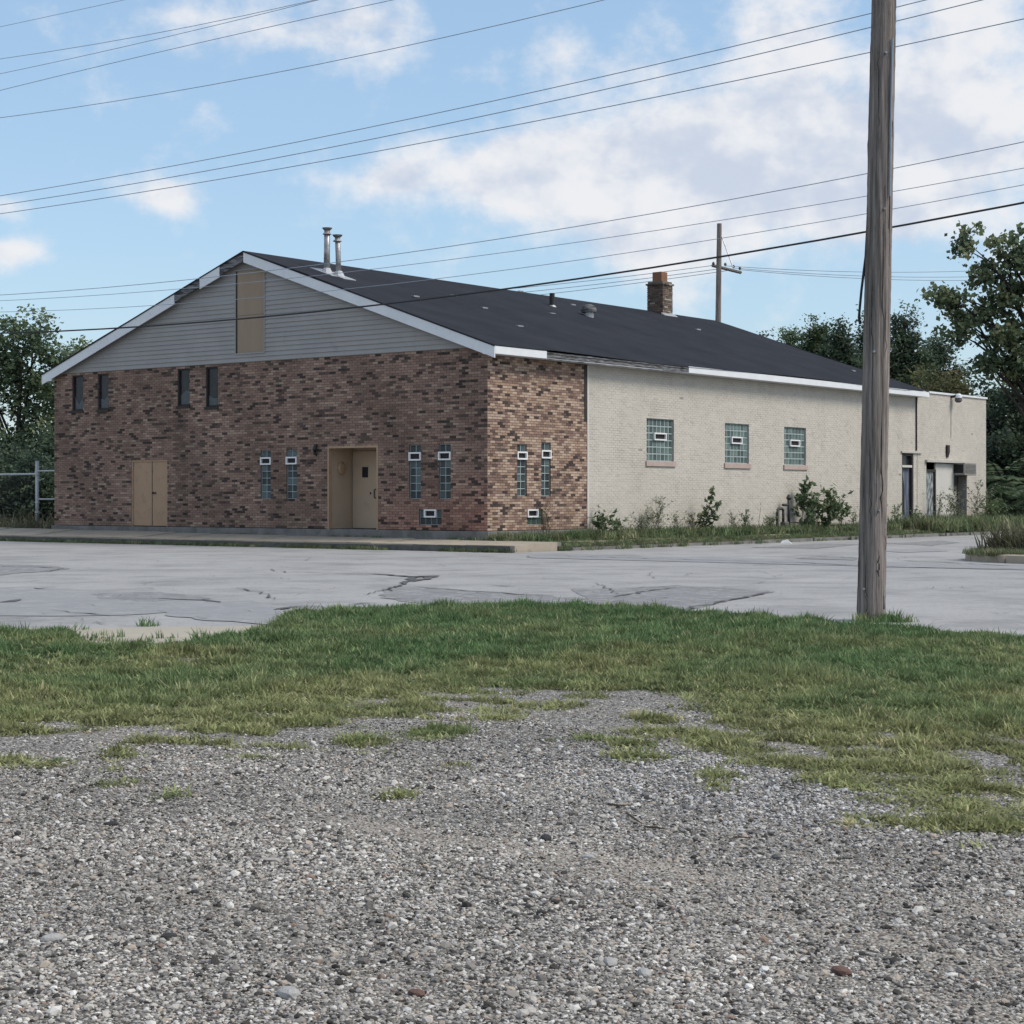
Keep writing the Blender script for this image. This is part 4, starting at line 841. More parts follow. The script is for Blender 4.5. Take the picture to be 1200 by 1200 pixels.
def tree(name, label, cat, base, H, ell, nclump, per, csd, lsize, cols, seed, grp=None, nl=26, trunk_r=None, trunk_top=.75, droop=.2, aspect=.6):
    """tapered trunk with limbs, and a crown of leaf clumps spread through the given ellipsoids (offsets from the base)"""
    r = np.random.default_rng(seed); t = empty(name, base); tag(t, label, cat, grp)
    C = []; wts = np.array([e[3]*e[4]*e[5] for e in ell])**.75; wts = wts/wts.sum()
    for i, e in enumerate(ell):
        n = max(3, int(nclump*wts[i])); d = r.standard_normal((n, 3)); d /= np.linalg.norm(d, axis=1)[:, None]
        bump = .78+.22*np.sin(d[:, 0]*5+seed)*np.sin(d[:, 2]*6+seed*2)+.12*np.sin(d[:, 1]*9+d[:, 2]*7)
        C.append(np.array(e[:3])+d*np.array(e[3:6])*(r.uniform(.12, 1, (n, 1))**.5)*bump[:, None])
    C = np.concatenate(C); tone = r.uniform(0, 1, len(C)); cols = np.array(cols); k = tone*(len(cols)-1); i0 = np.clip(k.astype(int), 0, len(cols)-2); f = (k-i0)[:, None]
    cc = cols[i0]*(1-f)+cols[i0+1]*f
    P = np.repeat(C, per, 0)+r.standard_normal((len(C)*per, 3))*csd*np.array([1, 1, .7]); cc = np.repeat(cc, per, 0)
    V, F, c = leaf_quads(P, lsize, r, cc, droop, aspect); obj('crown', npmesh('crown', V, F, M['leaf'], c), t)
    mb = MB(); tr = trunk_r or H*.018; zt = H*trunk_top; ph = seed
    tp = [(.12*math.sin(q*2+ph)*q, .12*math.cos(q*1.7+ph)*q, zt*q) for q in np.linspace(0, 1, 9)]
    mb.tube(tp, [tr*(1.25-1.05*q) if q > 0 else tr*1.5 for q in np.linspace(0, 1, 9)], 8)
    far = C[np.argsort(-np.linalg.norm(C-C.mean(0), axis=1))][:nl*3:3] if len(C) > nl*3 else C[:nl]
    for q in far:
        h0 = min(zt*.97, max(H*.12, q[2]*r.uniform(.35, .75))); s = Vector((.12*math.sin(h0/zt*2+ph)*h0/zt, .12*math.cos(h0/zt*1.7+ph)*h0/zt, h0)); e = Vector(q); m_ = s.lerp(e, .5)+Vector((0, 0, (e-s).length*r.uniform(-.02, .16)))
        mid2 = s.lerp(e, .78)+Vector((r.uniform(-.2,.2), r.uniform(-.2,.2), (e-s).length*.06))
        mb.tube([s, m_, mid2, e], [tr*.42, tr*.26, tr*.14, tr*.05], 5, cap=False)
    mb.build('trunk', M['bark'], t, smooth=True); return t
G_BL = [(.10,.148,.096),(.15,.21,.125),(.20,.26,.15),(.28,.33,.19)]
G_MID = [(.070,.108,.064),(.115,.165,.085),(.165,.21,.115)]
G_DK = [(.066,.10,.076),(.10,.145,.10),(.155,.205,.135)]
G_OL = [(.085,.108,.056),(.13,.15,.072),(.18,.185,.09),(.26,.19,.10)]
def ground_pt(px, Y, z=0.): return ((px-600)/FPX*Y, Y, z)
def hgt(py, Y): return EYE+(HOR-py)/FPX*Y
def S(px_w, Y): return px_w*Y/FPX
GT = 'trees on the left behind the fence'
Y = 70; H = hgt(352, Y)
tree('broadleaf_tree', 'tall loose green tree at the left edge rising above the fence', 'tree', ground_pt(22, Y), H, [(0,0,H*.82,2.1,1.4,H*.18),(-1.2,0,H*.64,2.2,1.5,H*.22),(1.0,.3,H*.60,2.0,1.4,H*.24),(0,0,H*.36,2.6,1.8,H*.2)], 260, 46, .24, .19, G_BL, 11, GT)
Y = 74; H = hgt(376, Y)
tree('broadleaf_tree', 'shorter green tree between the fence and the left eave of the roof', 'tree', ground_pt(86, Y), H, [(0,0,H*.80,1.35,1.0,H*.17),(-.3,0,H*.6,1.5,1.1,H*.22),(.7,0,H*.66,1.4,1.0,H*.2),(0,0,H*.34,2.2,1.5,H*.2)], 200, 46, .24, .19, G_BL, 12, GT)
Y = 72; H = hgt(362, Y)
tree('broadleaf_tree', 'green tree cut off by the left edge of the picture', 'tree', ground_pt(-75, Y), H, [(0,0,H*.76,2.2,2,H*.2),(.6,0,H*.5,2.6,2.2,H*.25),(0,0,H*.3,2.5,2,H*.2)], 240, 70, .28, .18, G_BL, 13, GT)
for i, (px, Y, pt, lab) in enumerate(((10,66,505,'dark dense shrub at the left edge low behind the fence'),(48,64,515,'dark dense shrub behind the tall fence post'),(-40,63,500,'dark shrub beyond the left edge behind the fence'),(80,68,480,'dark shrub tucked behind the left corner of the brick wall'),(28,70,470,'tall dark thicket bush filling the gap under the left trees'))):
    H = hgt(pt, Y); tree('dense_shrub', lab, 'shrub', ground_pt(px, Y), H, [(0,0,H*.5,1.6,1.2,H*.5),(.3,0,H*.25,1.7,1.2,H*.28)], 130, 70, .22, .15, G_DK, 20+i, 'shrubs behind the fence', nl=10)
GR = 'trees behind the far end of the building'
for i, (px, Y, pt, rx, cols, lab) in enumerate((
    (893,100,388,14,G_DK,'lowest dark tree where the roof slope meets the sky'),
    (926,104,374,18,G_BL,'feathery green tree just right of the lowest dark tree by the roof'),
    (958,100,366,20,G_MID,'pointed green tree left of the wooden pole'),
    (985,98,370,18,G_DK,'dark tree close against the left side of the wooden pole'),
    (1022,102,362,22,G_DK,'dark tree mostly hidden by the wooden pole'),
    (1058,96,352,24,G_DK,'tall dark pointed tree close on the right of the wooden pole'),
    (1098,98,384,30,G_DK,'dark rounded tree between the pole and the big leafy tree'))):
    H = hgt(pt, Y); w = S(rx, Y)
    tree('slender_tree', lab, 'tree', ground_pt(px, Y), H, [(0,0,H*.87,w*.85,w*.6,H*.13),(.0,0,H*.70,w*1.5,w,H*.2),(0,0,H*.46,w*2.0,w*1.2,H*.28)], 380, 56, .26, .18, cols, 40+i, GR, nl=18, trunk_top=.92)
for i, (px, Y, pt, rx, cols, lab) in enumerate((
    (1065,84,425,36,G_OL,'olive green bush with yellowing tips above the annex roof'),
    (1112,82,418,44,G_OL,'wide olive bush behind the annex parapet'),
    (1160,80,440,40,G_DK,'dark thicket right behind the end wall of the annex'),
    (1200,78,430,46,G_DK,'dark thicket at the right edge under the big leafy tree'),
    (1178,76,500,40,G_DK,'low dark bush beside the end wall of the annex'),
    (1245,76,470,50,G_DK,'dark thicket beyond the right edge of the picture'))):
    H = hgt(pt, Y); w = S(rx, Y)
    tree('thicket_bush', lab, 'bush', ground_pt(px, Y), H, [(0,0,H*.68,w,w,H*.32),(0,0,H*.35,w*1.15,w,H*.36)], 210, 65, .26, .18, cols, 60+i, 'bushes behind the annex', nl=14)
# the big loose leafy tree on the right with open branches
Y = 73; H = hgt(248, Y); cx = 1225
def E(px, py, rx, ry, rd=None): return ((px-cx)/FPX*Y, 0, hgt(py, Y), S(rx, Y), S(rd or rx, Y), S(ry, Y))
tree('catalpa_tree', 'big loose tree with large leaves and open branches at the right edge', 'tree', ground_pt(cx, Y), H,
     [E(1215,300,62,42),E(1128,290,22,16),E(1150,320,30,22),E(1185,350,45,34),E(1110,352,30,16),E(1138,370,36,24),E(1180,395,50,26),E(1118,395,26,14),E(1250,360,60,60),E(1205,430,60,26),E(1160,425,34,16),E(1300,330,60,60),E(1135,268,10,9),E(1100,345,14,8)],
     470, 30, .20, .215, [(.095,.135,.088),(.155,.205,.122),(.22,.265,.15),(.31,.33,.185)], 31, nl=46, trunk_r=.24, trunk_top=.72, droop=.7, aspect=.8)

def frond_shrub(name, label, base, n, L, seed, col, up=.9, leaf=.16, pairs=11, cat='shrub', grp=None, spread=1.0, el=(.35, 1.0), toward=None):
    """arching stems carrying rows of paired leaflets"""
    r = np.random.default_rng(seed); t = empty(name, base); tag(t, label, cat, grp); P, A, Sz = [], [], []; mb = MB()
    for k in range(n):
        az = r.uniform(0, 2*np.pi) if toward is None else toward+r.normal(0, .9); e0 = r.uniform(*el); h0 = r.uniform(.0, up); ln = L*r.uniform(.7, 1.2)
        d = np.array([math.cos(az)*math.cos(e0)*spread, math.sin(az)*math.cos(e0)*spread, math.sin(e0)])
        pts = [np.array([r.normal(0,.12), r.normal(0,.12), h0])]
        for q in range(8): pts.append(pts[-1]+d*ln/8); d = d+np.array([0, 0, -.11]); d /= np.linalg.norm(d)
        mb.tube([tuple(p) for p in pts], [.012-.0012*q for q in range(9)], 4, cap=False)
        for q in range(pairs):
            f = .15+.85*q/pairs*.99; i = min(7, int(f*8)); p = pts[i]+(pts[i+1]-pts[i])*(f*8-i); tg = pts[i+1]-pts[i]; tg = tg/np.linalg.norm(tg); sdv = np.cross(tg, [0, 0, 1]); sdv /= np.linalg.norm(sdv)+1e-9
            for s_ in (-1, 1):
                v = sdv*s_+tg*.45+np.array([0, 0, -.35]); v /= np.linalg.norm(v); P.append(p); A.append(v); Sz.append(leaf*(1.1-.5*f)*r.uniform(.8, 1.2))
    mb.tube([(0,0,-.1),(.02,.02,up*.6),(.0,.05,up)], [.03,.025,.012], 6); mb.build('stems', M['bark'], t)
    P = np.array(P); A = np.array(A); Sz = np.array(Sz)[:, None]; W_ = np.cross(A, r.standard_normal((len(P), 3))*.35+np.array([0, 0, 1])); W_ /= np.linalg.norm(W_, axis=1)[:, None]
    V = np.stack([P, P+A*Sz*.45+W_*Sz*.16, P+A*Sz, P+A*Sz*.45-W_*Sz*.16], 1).reshape(-1, 3); F = np.arange(4*len(P)).reshape(-1, 4)
    c = np.array(col)*r.uniform(.7, 1.35, (len(P), 1)); obj('foliage', npmesh('foliage', V, F, M['leaf'], c), t); return t
wp = ground_pt(1176, 71.5, .15)
frond_shrub('sumac_shrub', 'pale green shrub with long rows of leaflets beside the annex end wall', wp, 46, 1.5, 71, (.15,.21,.125), up=2.2, leaf=.42, pairs=13, el=(-.1,.8))
frond_shrub('sumac_shrub', 'pale green shrub with long leaflets at the right edge by the side street', ground_pt(1206, 69, .15), 36, 1.4, 72, (.11,.16,.095), up=1.5, leaf=.38, pairs=12, el=(-.1,.8))

def weed(name, label, base, h, seed, col, nb=9, leaf=.12, per=5, lean=(0, 0), bush=.3, grp='weeds along the painted wall', rows=1):
    """upright stalk with side shoots and small leaves, thinning to a tip"""
    r = np.random.default_rng(seed); t = empty(name, base); tag(t, label, 'weed', grp); mb = MB(); P = []
    for rr_ in range(rows):
        off = np.array([r.normal(0, bush*.35), r.normal(0, bush*.35), 0]) if rr_ else np.zeros(3); hh = h*(1 if rr_ == 0 else r.uniform(.45, .9))
        st = lambda q: off+np.array([lean[0]*q*q+.03*math.sin(q*5+seed), lean[1]*q*q, hh*q])
        mb.tube([tuple(st(q)) for q in np.linspace(0, 1, 7)], [.011*(1-.8*q) for q in np.linspace(0, 1, 7)], 4, cap=False)
        for k in range(nb):
            q = .10+.86*k/nb+r.uniform(-.03, .03); p = st(q); az = r.uniform(0, 2*np.pi); ln = bush*(.25+.95*math.sin(math.pi*min(1, q**.8))*r.uniform(.3, 1.25)); d = np.array([math.cos(az), math.sin(az), r.uniform(.5,1.6)])*.85
            e = p+d*ln; mb.tube([tuple(p), tuple((p+e)/2+[0,0,.02]), tuple(e)], [.006,.004,.002], 3, cap=False)
            for j in range(per): P.append(p+(e-p)*r.uniform(.35, 1.1)+r.normal(0, .025, 3))
        for j in range(per*2): P.append(st(1-.25*r.random())+r.normal(0, .025, 3))
    mb.build('stem', M['stalk'], t); P = np.array(P); V, F, c = leaf_quads(P, leaf, r, np.array(col)*np.ones((len(P), 3)), .35, .36, .4); obj('foliage', npmesh('foliage', V, F, M['leaf'], c), t); return t
def wb(px, x=.35, z=.26): y = sd(px, 600, x)[0]; return (*l2w(x, y), z), l2w(x, y)[1]
CG, CD, CGR = (.21,.28,.15), (.14,.20,.115), (.29,.32,.23)
for i, (px, x, top, nb, lf, per, lean, bush, rows, col, lab) in enumerate((
    (640,.30,588,12,.06,3,(0,0),.28,3,(.19,.18,.12),'dry thin weed in front of the small green side vent'),
    (705,.40,606,8,.16,6,(0,0),.35,3,CD,'low leafy dark weed just right of the brick edge'),
    (722,.45,610,7,.14,6,(.05,0),.32,3,CG,'low light green weed right of the brick edge'),
    (771,.35,582,16,.085,6,(.05,0),.38,4,CGR,'grey green bushy weed left under the first block window'),
    (752,.45,604,10,.08,5,(-.05,0),.3,3,CGR,'short grey weed left of the bushy grey green one'),
    (790,.45,604,9,.09,5,(0,0),.28,2,CGR,'short thin weed under the right side of the first block window'),
    (826,.40,572,20,.14,8,(.28,0),.20,3,CD,'tall leaning leafy weed between the first two block windows'),
    (812,.45,602,8,.11,5,(0,0),.3,2,(.22,.21,.10),'yellowish low weed left of the tall leaning weed'),
    (858,.40,600,9,.07,4,(0,0),.26,3,CGR,'sparse grey weed below the second block window'),
    (874,.42,596,9,.09,5,(0,0),.26,3,CD,'dark sparse weed right below the second block window'),
    (890.5,.40,588,3,.05,1,(0,0),.06,1,(.09,.08,.05),'bare upright stick weed left of the gas meter'),
    (901,.5,606,8,.10,5,(0,0),.3,3,CG,'low weed growing at the foot of the gas meter'),
    (946,.45,561,16,.22,7,(-.08,0),.34,3,CD,'tall dark broad leaved weed left half of the clump right of the gas meter'),
    (968,.50,574,16,.20,8,(.15,0),.55,5,(.16,.22,.12),'wide light green weed bush right of the gas meter'),
    (1000,.45,600,8,.10,5,(0,0),.3,2,CGR,'small weed hidden close left of the wooden pole'),
    (1052,.45,590,10,.10,6,(0,0),.3,3,CG,'weed in front of the dark blue side door'),
    (1072,.55,598,10,.10,6,(0,0),.3,3,CG,'weed between the blue side door and the annex recess'),
    (1101,.50,576,14,.09,6,(.02,0),.28,2,CGR,'thin upright weed before the white panel of the annex'),
    (1120,.55,572,16,.10,7,(-.05,0),.42,4,CGR,'feathery grey weed under the air conditioner'),
    (1144,.55,566,14,.11,7,(.1,0),.55,3,CGR,'branching weed right of the annex recess'),
    (1158,.7,590,14,.14,7,(.1,0),.5,4,CG,'weed clump at the end corner of the annex'),
    (1178,.9,588,14,.14,7,(0,0),.6,5,CD,'dark weed clump right of the annex end corner'))):
    bpt, Yw = wb(px, x); h = max(.25, hgt(top, Yw)-.26)
    weed('tall_weed', lab, bpt, h, 100+i, col, nb, lf, per, lean, bush, rows=rows)

# grass and pebbles: uncountable cover, scattered as instances
PROTO = bpy.data.collections.new('scatter_prototypes')      # not linked to the scene
def scatter(name, P, rot, scl, meshes, label=None):
    me = bpy.data.meshes.new(name); me.vertices.add(len(P)); me.vertices.foreach_set('co', np.ascontiguousarray(P, np.float32).ravel())
    a = me.attributes.new('rot', 'FLOAT_VECTOR', 'POINT'); a.data.foreach_set('vector', np.ascontiguousarray(rot, np.float32).ravel())
    a = me.attributes.new('scl', 'FLOAT_VECTOR', 'POINT'); a.data.foreach_set('vector', np.ascontiguousarray(scl, np.float32).ravel())
    c = bpy.data.collections.new(name+'_prototypes')
    for m_ in meshes: c.objects.link(bpy.data.objects.new(m_.name, m_))
    o = bpy.data.objects.new(name, me); COL.objects.link(o); o['kind'] = 'stuff'
    if label: o['label'] = label
    ng = bpy.data.node_groups.new(name+'_scatter', 'GeometryNodeTree'); ng.interface.new_socket('Geometry', in_out='INPUT', socket_type='NodeSocketGeometry'); ng.interface.new_socket('Geometry', in_out='OUTPUT', socket_type='NodeSocketGeometry')
    N = ng.nodes.new; L = ng.links.new; gi, go = N('NodeGroupInput'), N('NodeGroupOutput'); ins = N('GeometryNodeInstanceOnPoints'); ci = N('GeometryNodeCollectionInfo')
    ci.inputs['Collection'].default_value = c; ci.inputs['Separate Children'].default_value = True; ci.inputs['Reset Children'].default_value = True; ins.inputs['Pick Instance'].default_value = True
    def na(n_): q = N('GeometryNodeInputNamedAttribute'); q.data_type = 'FLOAT_VECTOR'; q.inputs[0].default_value = n_; return q.outputs[0]
    L(gi.outputs[0], ins.inputs['Points']); L(ci.outputs[0], ins.inputs['Instance']); L(na('rot'), ins.inputs['Rotation']); L(na('scl'), ins.inputs['Scale']); L(ins.outputs[0], go.inputs[0])
    md = o.modifiers.new('scatter', 'NODES'); md.node_group = ng; return o
def grass_material(name, ca, cb, cc, noise=.7, yr=None):
    mt = bpy.data.materials.new(name); mt.use_nodes = True; nt = mt.node_tree; N = nt.nodes.new; L = nt.links.new; p = nt.nodes['Principled BSDF']; p.inputs['Roughness'].default_value = .65; p.inputs['Specular IOR Level'].default_value = .2
    oi = N('ShaderNodeObjectInfo'); n = N('ShaderNodeTexNoise'); n.inputs['Scale'].default_value = noise; n.inputs['Detail'].default_value = 4; L(oi.outputs['Location'], n.inputs[0])
    def mr(v, a, b, c=0., d=1.): q = N('ShaderNodeMapRange'); L(v, q.inputs[0]); q.inputs[1].default_value = a; q.inputs[2].default_value = b; q.inputs[3].default_value = c; q.inputs[4].default_value = d; return q.outputs[0]
    def mx(f, a, b, bt='MIX'):
        x = N('ShaderNodeMix'); x.data_type = 'RGBA'; x.blend_type = bt
        if isinstance(f, float): x.inputs['Factor'].default_value = f
        else: L(f, x.inputs['Factor'])
        for k, v in (('A', a), ('B', b)):
            if isinstance(v, tuple): x.inputs[k].default_value = (*v, 1)
            else: L(v, x.inputs[k])
        return x.outputs['Result']
    f = mr(n.outputs[0], .38, .66)
    if yr:
        sp = N('ShaderNodeSeparateXYZ'); L(oi.outputs['Location'], sp.inputs[0]); g = mr(sp.outputs[1], yr[0], yr[1], .75, -.35)
        ad = N('ShaderNodeMath'); ad.operation = 'ADD'; ad.use_clamp = True; L(f, ad.inputs[0]); L(g, ad.inputs[1]); ml = N('ShaderNodeMath'); ml.operation = 'MULTIPLY'; ml.use_clamp = True; L(ad.outputs[0], ml.inputs[0]); ml.inputs[1].default_value = .8; f = ml.outputs[0]
    base = mx(f, ca, cb); base = mx(mr(oi.outputs['Random'], .86, 1., 0., .8), base, cc)
    v = N('ShaderNodeMix'); v.data_type = 'RGBA'; v.blend_type = 'MULTIPLY'; v.inputs['Factor'].default_value = 1; L(base, v.inputs['A'])
    cmb = N('ShaderNodeCombineColor'); n2 = N('ShaderNodeTexNoise'); n2.inputs['Scale'].default_value = 5.5; n2.inputs['Detail'].default_value = 2; L(oi.outputs['Location'], n2.inputs[0]); k0 = mr(oi.outputs['Random'], 0., 1., .7, 1.3); k1 = mr(n2.outputs[0], .3, .7, .62, 1.35); kk = N('ShaderNodeMath'); kk.operation = 'MULTIPLY'; L(k0, kk.inputs[0]); L(k1, kk.inputs[1]); k = kk.outputs[0]
    for q in range(3): L(k, cmb.inputs[q])
    L(cmb.outputs[0], v.inputs['B']); L(v.outputs['Result'], p.inputs['Base Color']); add_translucency(mt, .3); return mt
M['grass'] = grass_material('lawn_grass_blade', (.125,.205,.085), (.30,.30,.14), (.42,.37,.22), .55, (9.5, 17.))
M['vergegrass'] = grass_material('verge_grass_blade', (.12,.175,.085), (.19,.21,.115), (.28,.25,.16), .9)
M['drygrass'] = grass_material('dry_grass_blade', (.13,.135,.08), (.19,.17,.11), (.26,.22,.15), .9)
def tuft(name, seed, mt, nb=14, h=.09, w=.0045, rad=.035, bend=.5):
    r = random.Random(seed); V, F = [], []
    for b in range(nb):
        az = r.uniform(0, 6.283); x, y = r.gauss(0, rad), r.gauss(0, rad); hh = h*r.uniform(.5, 1.25); bd = bend*r.uniform(.2, 1.3); dx, dy = math.cos(az), math.sin(az); px, py = -dy*w*r.uniform(.7,1.3), dx*w; i = len(V)
        for q, ww in ((0, 1), (.5, .85), (1, .08)):
            ox = bd*hh*q*q; zz = hh*(q-.25*bd*q*q); V.append((x+dx*ox-px*ww, y+dy*ox-py*ww, zz)); V.append((x+dx*ox+px*ww, y+dy*ox+py*ww, zz))
        F += [(i, i+1, i+3, i+2), (i+2, i+3, i+5, i+4)]
    return npmesh(name, np.array(V), np.array(F), mt)
def poly_sdf(P, poly):                         # positive inside
    poly = np.array(poly); d = np.full(len(P), 1e9); ins = np.zeros(len(P), bool)
    for a, b in zip(poly, np.roll(poly, -1, 0)):
        e = b-a; w_ = P-a; t = np.clip((w_@e)/(e@e), 0, 1); d = np.minimum(d, np.linalg.norm(w_-t[:, None]*e, axis=1))
        c = ((a[1] > P[:, 1]) != (b[1] > P[:, 1])) & (P[:, 0] < (b[0]-a[0])*(P[:, 1]-a[1])/(b[1]-a[1]+1e-12)+a[0]); ins ^= c
    return np.where(ins, d, -d)
def vnoise(P, sc, seed):
    r = np.random.default_rng(seed); o = np.zeros(len(P))
    for k in range(9):
        th = r.uniform(0, 6.283); f = sc*r.uniform(.6, 2.2); o += np.sin((P[:, 0]*math.cos(th)+P[:, 1]*math.sin(th))*f+r.uniform(0, 6.283))/(1+.25*k)
    return o/2.6
edge = [(-520,774),(0,744),(70,744),(90,758),(190,760),(250,754),(325,739),(336,726),(400,719),(500,716),(600,714),(700,715),(800,720),(900,729),(1000,737),(1100,744),(1200,752),(1720,800),
        (1720,1010),(1200,968),(1090,958),(1050,934),(930,914),(895,888),(800,874),(740,862),(690,852),(600,842),(545,834),(470,850),(440,862),(330,866),(230,872),(170,866),(120,884),(0,882),(-520,905)]
GP = np.array([gnd(x, y, .04) for x, y in edge])
rg = np.random.default_rng(21)
N0 = 420000; cand = np.stack([rg.uniform(-9, 12.5, N0), rg.uniform(7, 23.5, N0)], 1)
sdist = poly_sdf(cand, GP); nzv = vnoise(cand, 2.2, 5)
near = cand[:, 1] < 15.0
hf = vnoise(cand, 6.5, 15); dens = np.clip((sdist+.10)/np.where(near, 2.3, .16), 0, 1)
dens = np.where(near, np.clip(dens*1.05+(.5*nzv+.62*hf)*(1-dens*.38)+.0, 0, 1)*(sdist > -.35), np.clip(dens*(1+.35*hf), 0, 1))
for px, py, rx, ry, k in ((690,826,130,30,1.0),(620,800,80,14,.5),(780,812,60,12,.6),(930,868,36,12,.8),(1180,888,46,22,.8),(560,812,40,12,.5),(860,840,60,12,.4),(120,858,70,8,.5),(1000,840,50,8,.4),(1140,930,40,8,.6),(650,845,80,14,.6)):
    c = np.array(gnd(px, py, .03)); s = np.array([rx/FPX*c[1], abs(gnd(px, py+ry, .03)[1]-c[1])]); q = np.exp(-(((cand-c)/s)**2).sum(1)); dens -= k*q*(.75+.5*nzv)
for px, py, rx, ry in ((1140,942,95,14),(1010,902,85,11),(1090,920,70,9),(930,884,50,7),(640,824,50,5),(590,838,30,4),(770,852,45,6),(860,872,60,7),(1190,955,50,10),(130,914,34,5),(200,930,16,5),(465,928,24,5),(535,890,16,4),(500,858,38,6),(735,866,26,6),(690,858,16,4),(300,885,20,4),(945,905,10,4),(60,893,40,6)):
    c = np.array(gnd(px, py, .02)); s = np.array([rx/FPX*c[1], abs(gnd(px, py+ry, .02)[1]-c[1])]); dens = np.maximum(dens, .8*(np.exp(-(((cand-c)/s)**2).sum(1))-.25))
keep = rg.random(N0) < np.clip(dens, 0, 1)*.85
P = cand[keep]; dk = np.clip(dens[keep], 0, 1); Yk = P[:, 1]; P3 = np.column_stack([P, lot_z(P[:, 0], P[:, 1])-.004])
hs = np.interp(Yk, [8, 11, 15, 20], [.34, .40, .56, .66])*(.55+.45*dk)*rg.uniform(.7, 1.25, len(P))*(1+.22*vnoise(P, 1.3, 9))*np.clip(1+.45*hf[keep], .45, 1.9)
rot = np.column_stack([rg.normal(0, .14, len(P)), rg.normal(0, .14, len(P)), rg.uniform(0, 6.283, len(P))]); scl = np.column_stack([.8+.45*hs, .8+.45*hs, hs])
tm = [tuft('grass_tuft', 200+k, M['grass'], nb=18, h=(.085,.10,.075,.115)[k], w=.0056, rad=.042, bend=(.7,1.0,.6,.5)[k]) for k in range(4)]
scatter('lawn_grass', P3, rot, scl, tm, 'patchy green and yellowing grass between the gravel and the road')
n_lawn = len(P)
# flat rosettes of broadleaf weeds among the blades
def rosette(seed):
    r = random.Random(seed); V, F = [], []
    for k in range(8):
        az = 6.283*k/8+r.uniform(-.3,.3); ln = r.uniform(.03,.055); w = ln*.22; dx, dy = math.cos(az), math.sin(az); i = len(V); up = r.uniform(.2,.7)
        V += [(0,0,.005),(dx*ln*.55-dy*w,dy*ln*.55+dx*w,ln*up*.8),(dx*ln,dy*ln,ln*up*.7),(dx*ln*.55+dy*w,dy*ln*.55-dx*w,ln*up*.8)]; F.append((i,i+1,i+2,i+3))
    return npmesh('rosette', np.array(V), np.array(F), M['vergegrass'])
pick = rg.random(len(P)) < .012; Pr = P3[pick]+np.array([0,0,.012]); nr_ = len(Pr); sr = rg.uniform(.5,1.05,(nr_,1))*np.interp(Pr[:, 1:2], [8, 16], [.8, 1.5])
scatter('lawn_broadleaf', Pr, np.column_stack([np.zeros((nr_,2)), rg.uniform(0,6.28,nr_)]), np.tile(sr,(1,3)), [rosette(k) for k in range(3)], 'flat broadleaf weeds among the grass')
# a few longer clumps at the road edge and round the pole
r5 = np.random.default_rng(33); Q = []
for px, py, n_, s in ((1044,730,30,.10),(1016,730,16,.08),(120,752,5,.22),(200,752,7,.3),(60,748,10,.3),(290,748,6,.2),(880,790,40,.3),(950,795,50,.25),(470,745,20,.3),(172,735,4,.06),(720,715,30,.4)):
    c = gnd(px, py, .05); Q.append(np.column_stack([r5.normal(c[0], s, n_), r5.normal(c[1], s, n_)]))
Q = np.concatenate(Q); Q3 = np.column_stack([Q, lot_z(Q[:, 0], Q[:, 1])]); n_ = len(Q)
scatter('long_grass', Q3, np.column_stack([r5.normal(0,.15,n_), r5.normal(0,.15,n_), r5.uniform(0,6.28,n_)]), np.tile(r5.uniform(.6,1.3,(n_,1)), (1,3)), tm, 'longer grass blades along the road edge')
# green cover along the side wall, kerbs and the corner lot
vt = [tuft('verge_tuft', 230+k, M['vergegrass'], nb=16, h=.16, w=.009, rad=.06, bend=.8) for k in range(3)]
dt = [tuft('dry_tuft', 240+k, M['drygrass'], nb=14, h=.34, w=.008, rad=.07, bend=.8) for k in range(2)]
def strip_pts(n, f): q = np.array([f() for _ in range(n)]); return q
def loc2w(q): return np.column_stack([BX+CA*q[:, 0]+SA*q[:, 1], BY-SA*q[:, 0]+CA*q[:, 1]])
def lay(name, q, z, smin, smax, meshes, label):
    n_ = len(q); w_ = loc2w(q); s = r5.uniform(smin, smax, (n_, 1)); return scatter(name, np.column_stack([w_, z]), np.column_stack([r5.normal(0,.15,n_), r5.normal(0,.15,n_), r5.uniform(0,6.28,n_)]), np.tile(s, (1,3)), meshes, label)
n_ = 7500; q = np.column_stack([r5.uniform(.14, 2.55, n_), r5.uniform(.0, 33, n_)]); q = q[~((q[:, 0] > 1.2) & (q[:, 0] < 1.72) & (r5.random(n_) < .8))]
lay('side_verge_grass', q, .285-.11*q[:, 0]/2.5, .25, .65, vt, 'rough green weeds covering the strip beside the painted wall')
n_ = 2600; q = np.column_stack([r5.gamma(2., .22, n_)+.12, r5.uniform(SB-1.5, 33, n_)]); lay('wall_foot_weeds', q, np.full(n_, .27), .5, 1.7, vt, 'taller weeds along the foot of the painted wall')
n_ = 1800; q = np.column_stack([r5.uniform(.3, 2.6, n_), r5.uniform(21, 36, n_)]); lay('annex_weeds', q, np.full(n_, .22), .9, 3.2, vt, 'tall dense weeds in front of the annex')
n_ = 3000; q = np.column_stack([r5.uniform(-34, 2.4, n_), r5.normal(-2.17, .05, n_)]); q = q[(vnoise(q, 1.1, 3) > -.35) & (q[:, 0] > -20)]; lay('gutter_weeds', q, np.full(len(q), .06), .25, .7, vt, 'green weeds growing in the gutter along the kerb')
n_ = 260; q = np.column_stack([r5.uniform(-12, 2.0, n_), r5.normal(-.18, .07, n_)]); q = q[vnoise(q, 1.5, 8) > .15]; lay('foundation_weeds', q, np.full(len(q), .27), .3, .8, vt, 'small weeds at the foot of the front foundation')
n_ = 260; q = np.column_stack([r5.uniform(2.35, 2.7, n_), r5.uniform(-.3, 33, n_)]); lay('side_gutter_weeds', q, np.full(n_, .06), .5, 1.2, vt, 'weeds in the gutter of the side street')
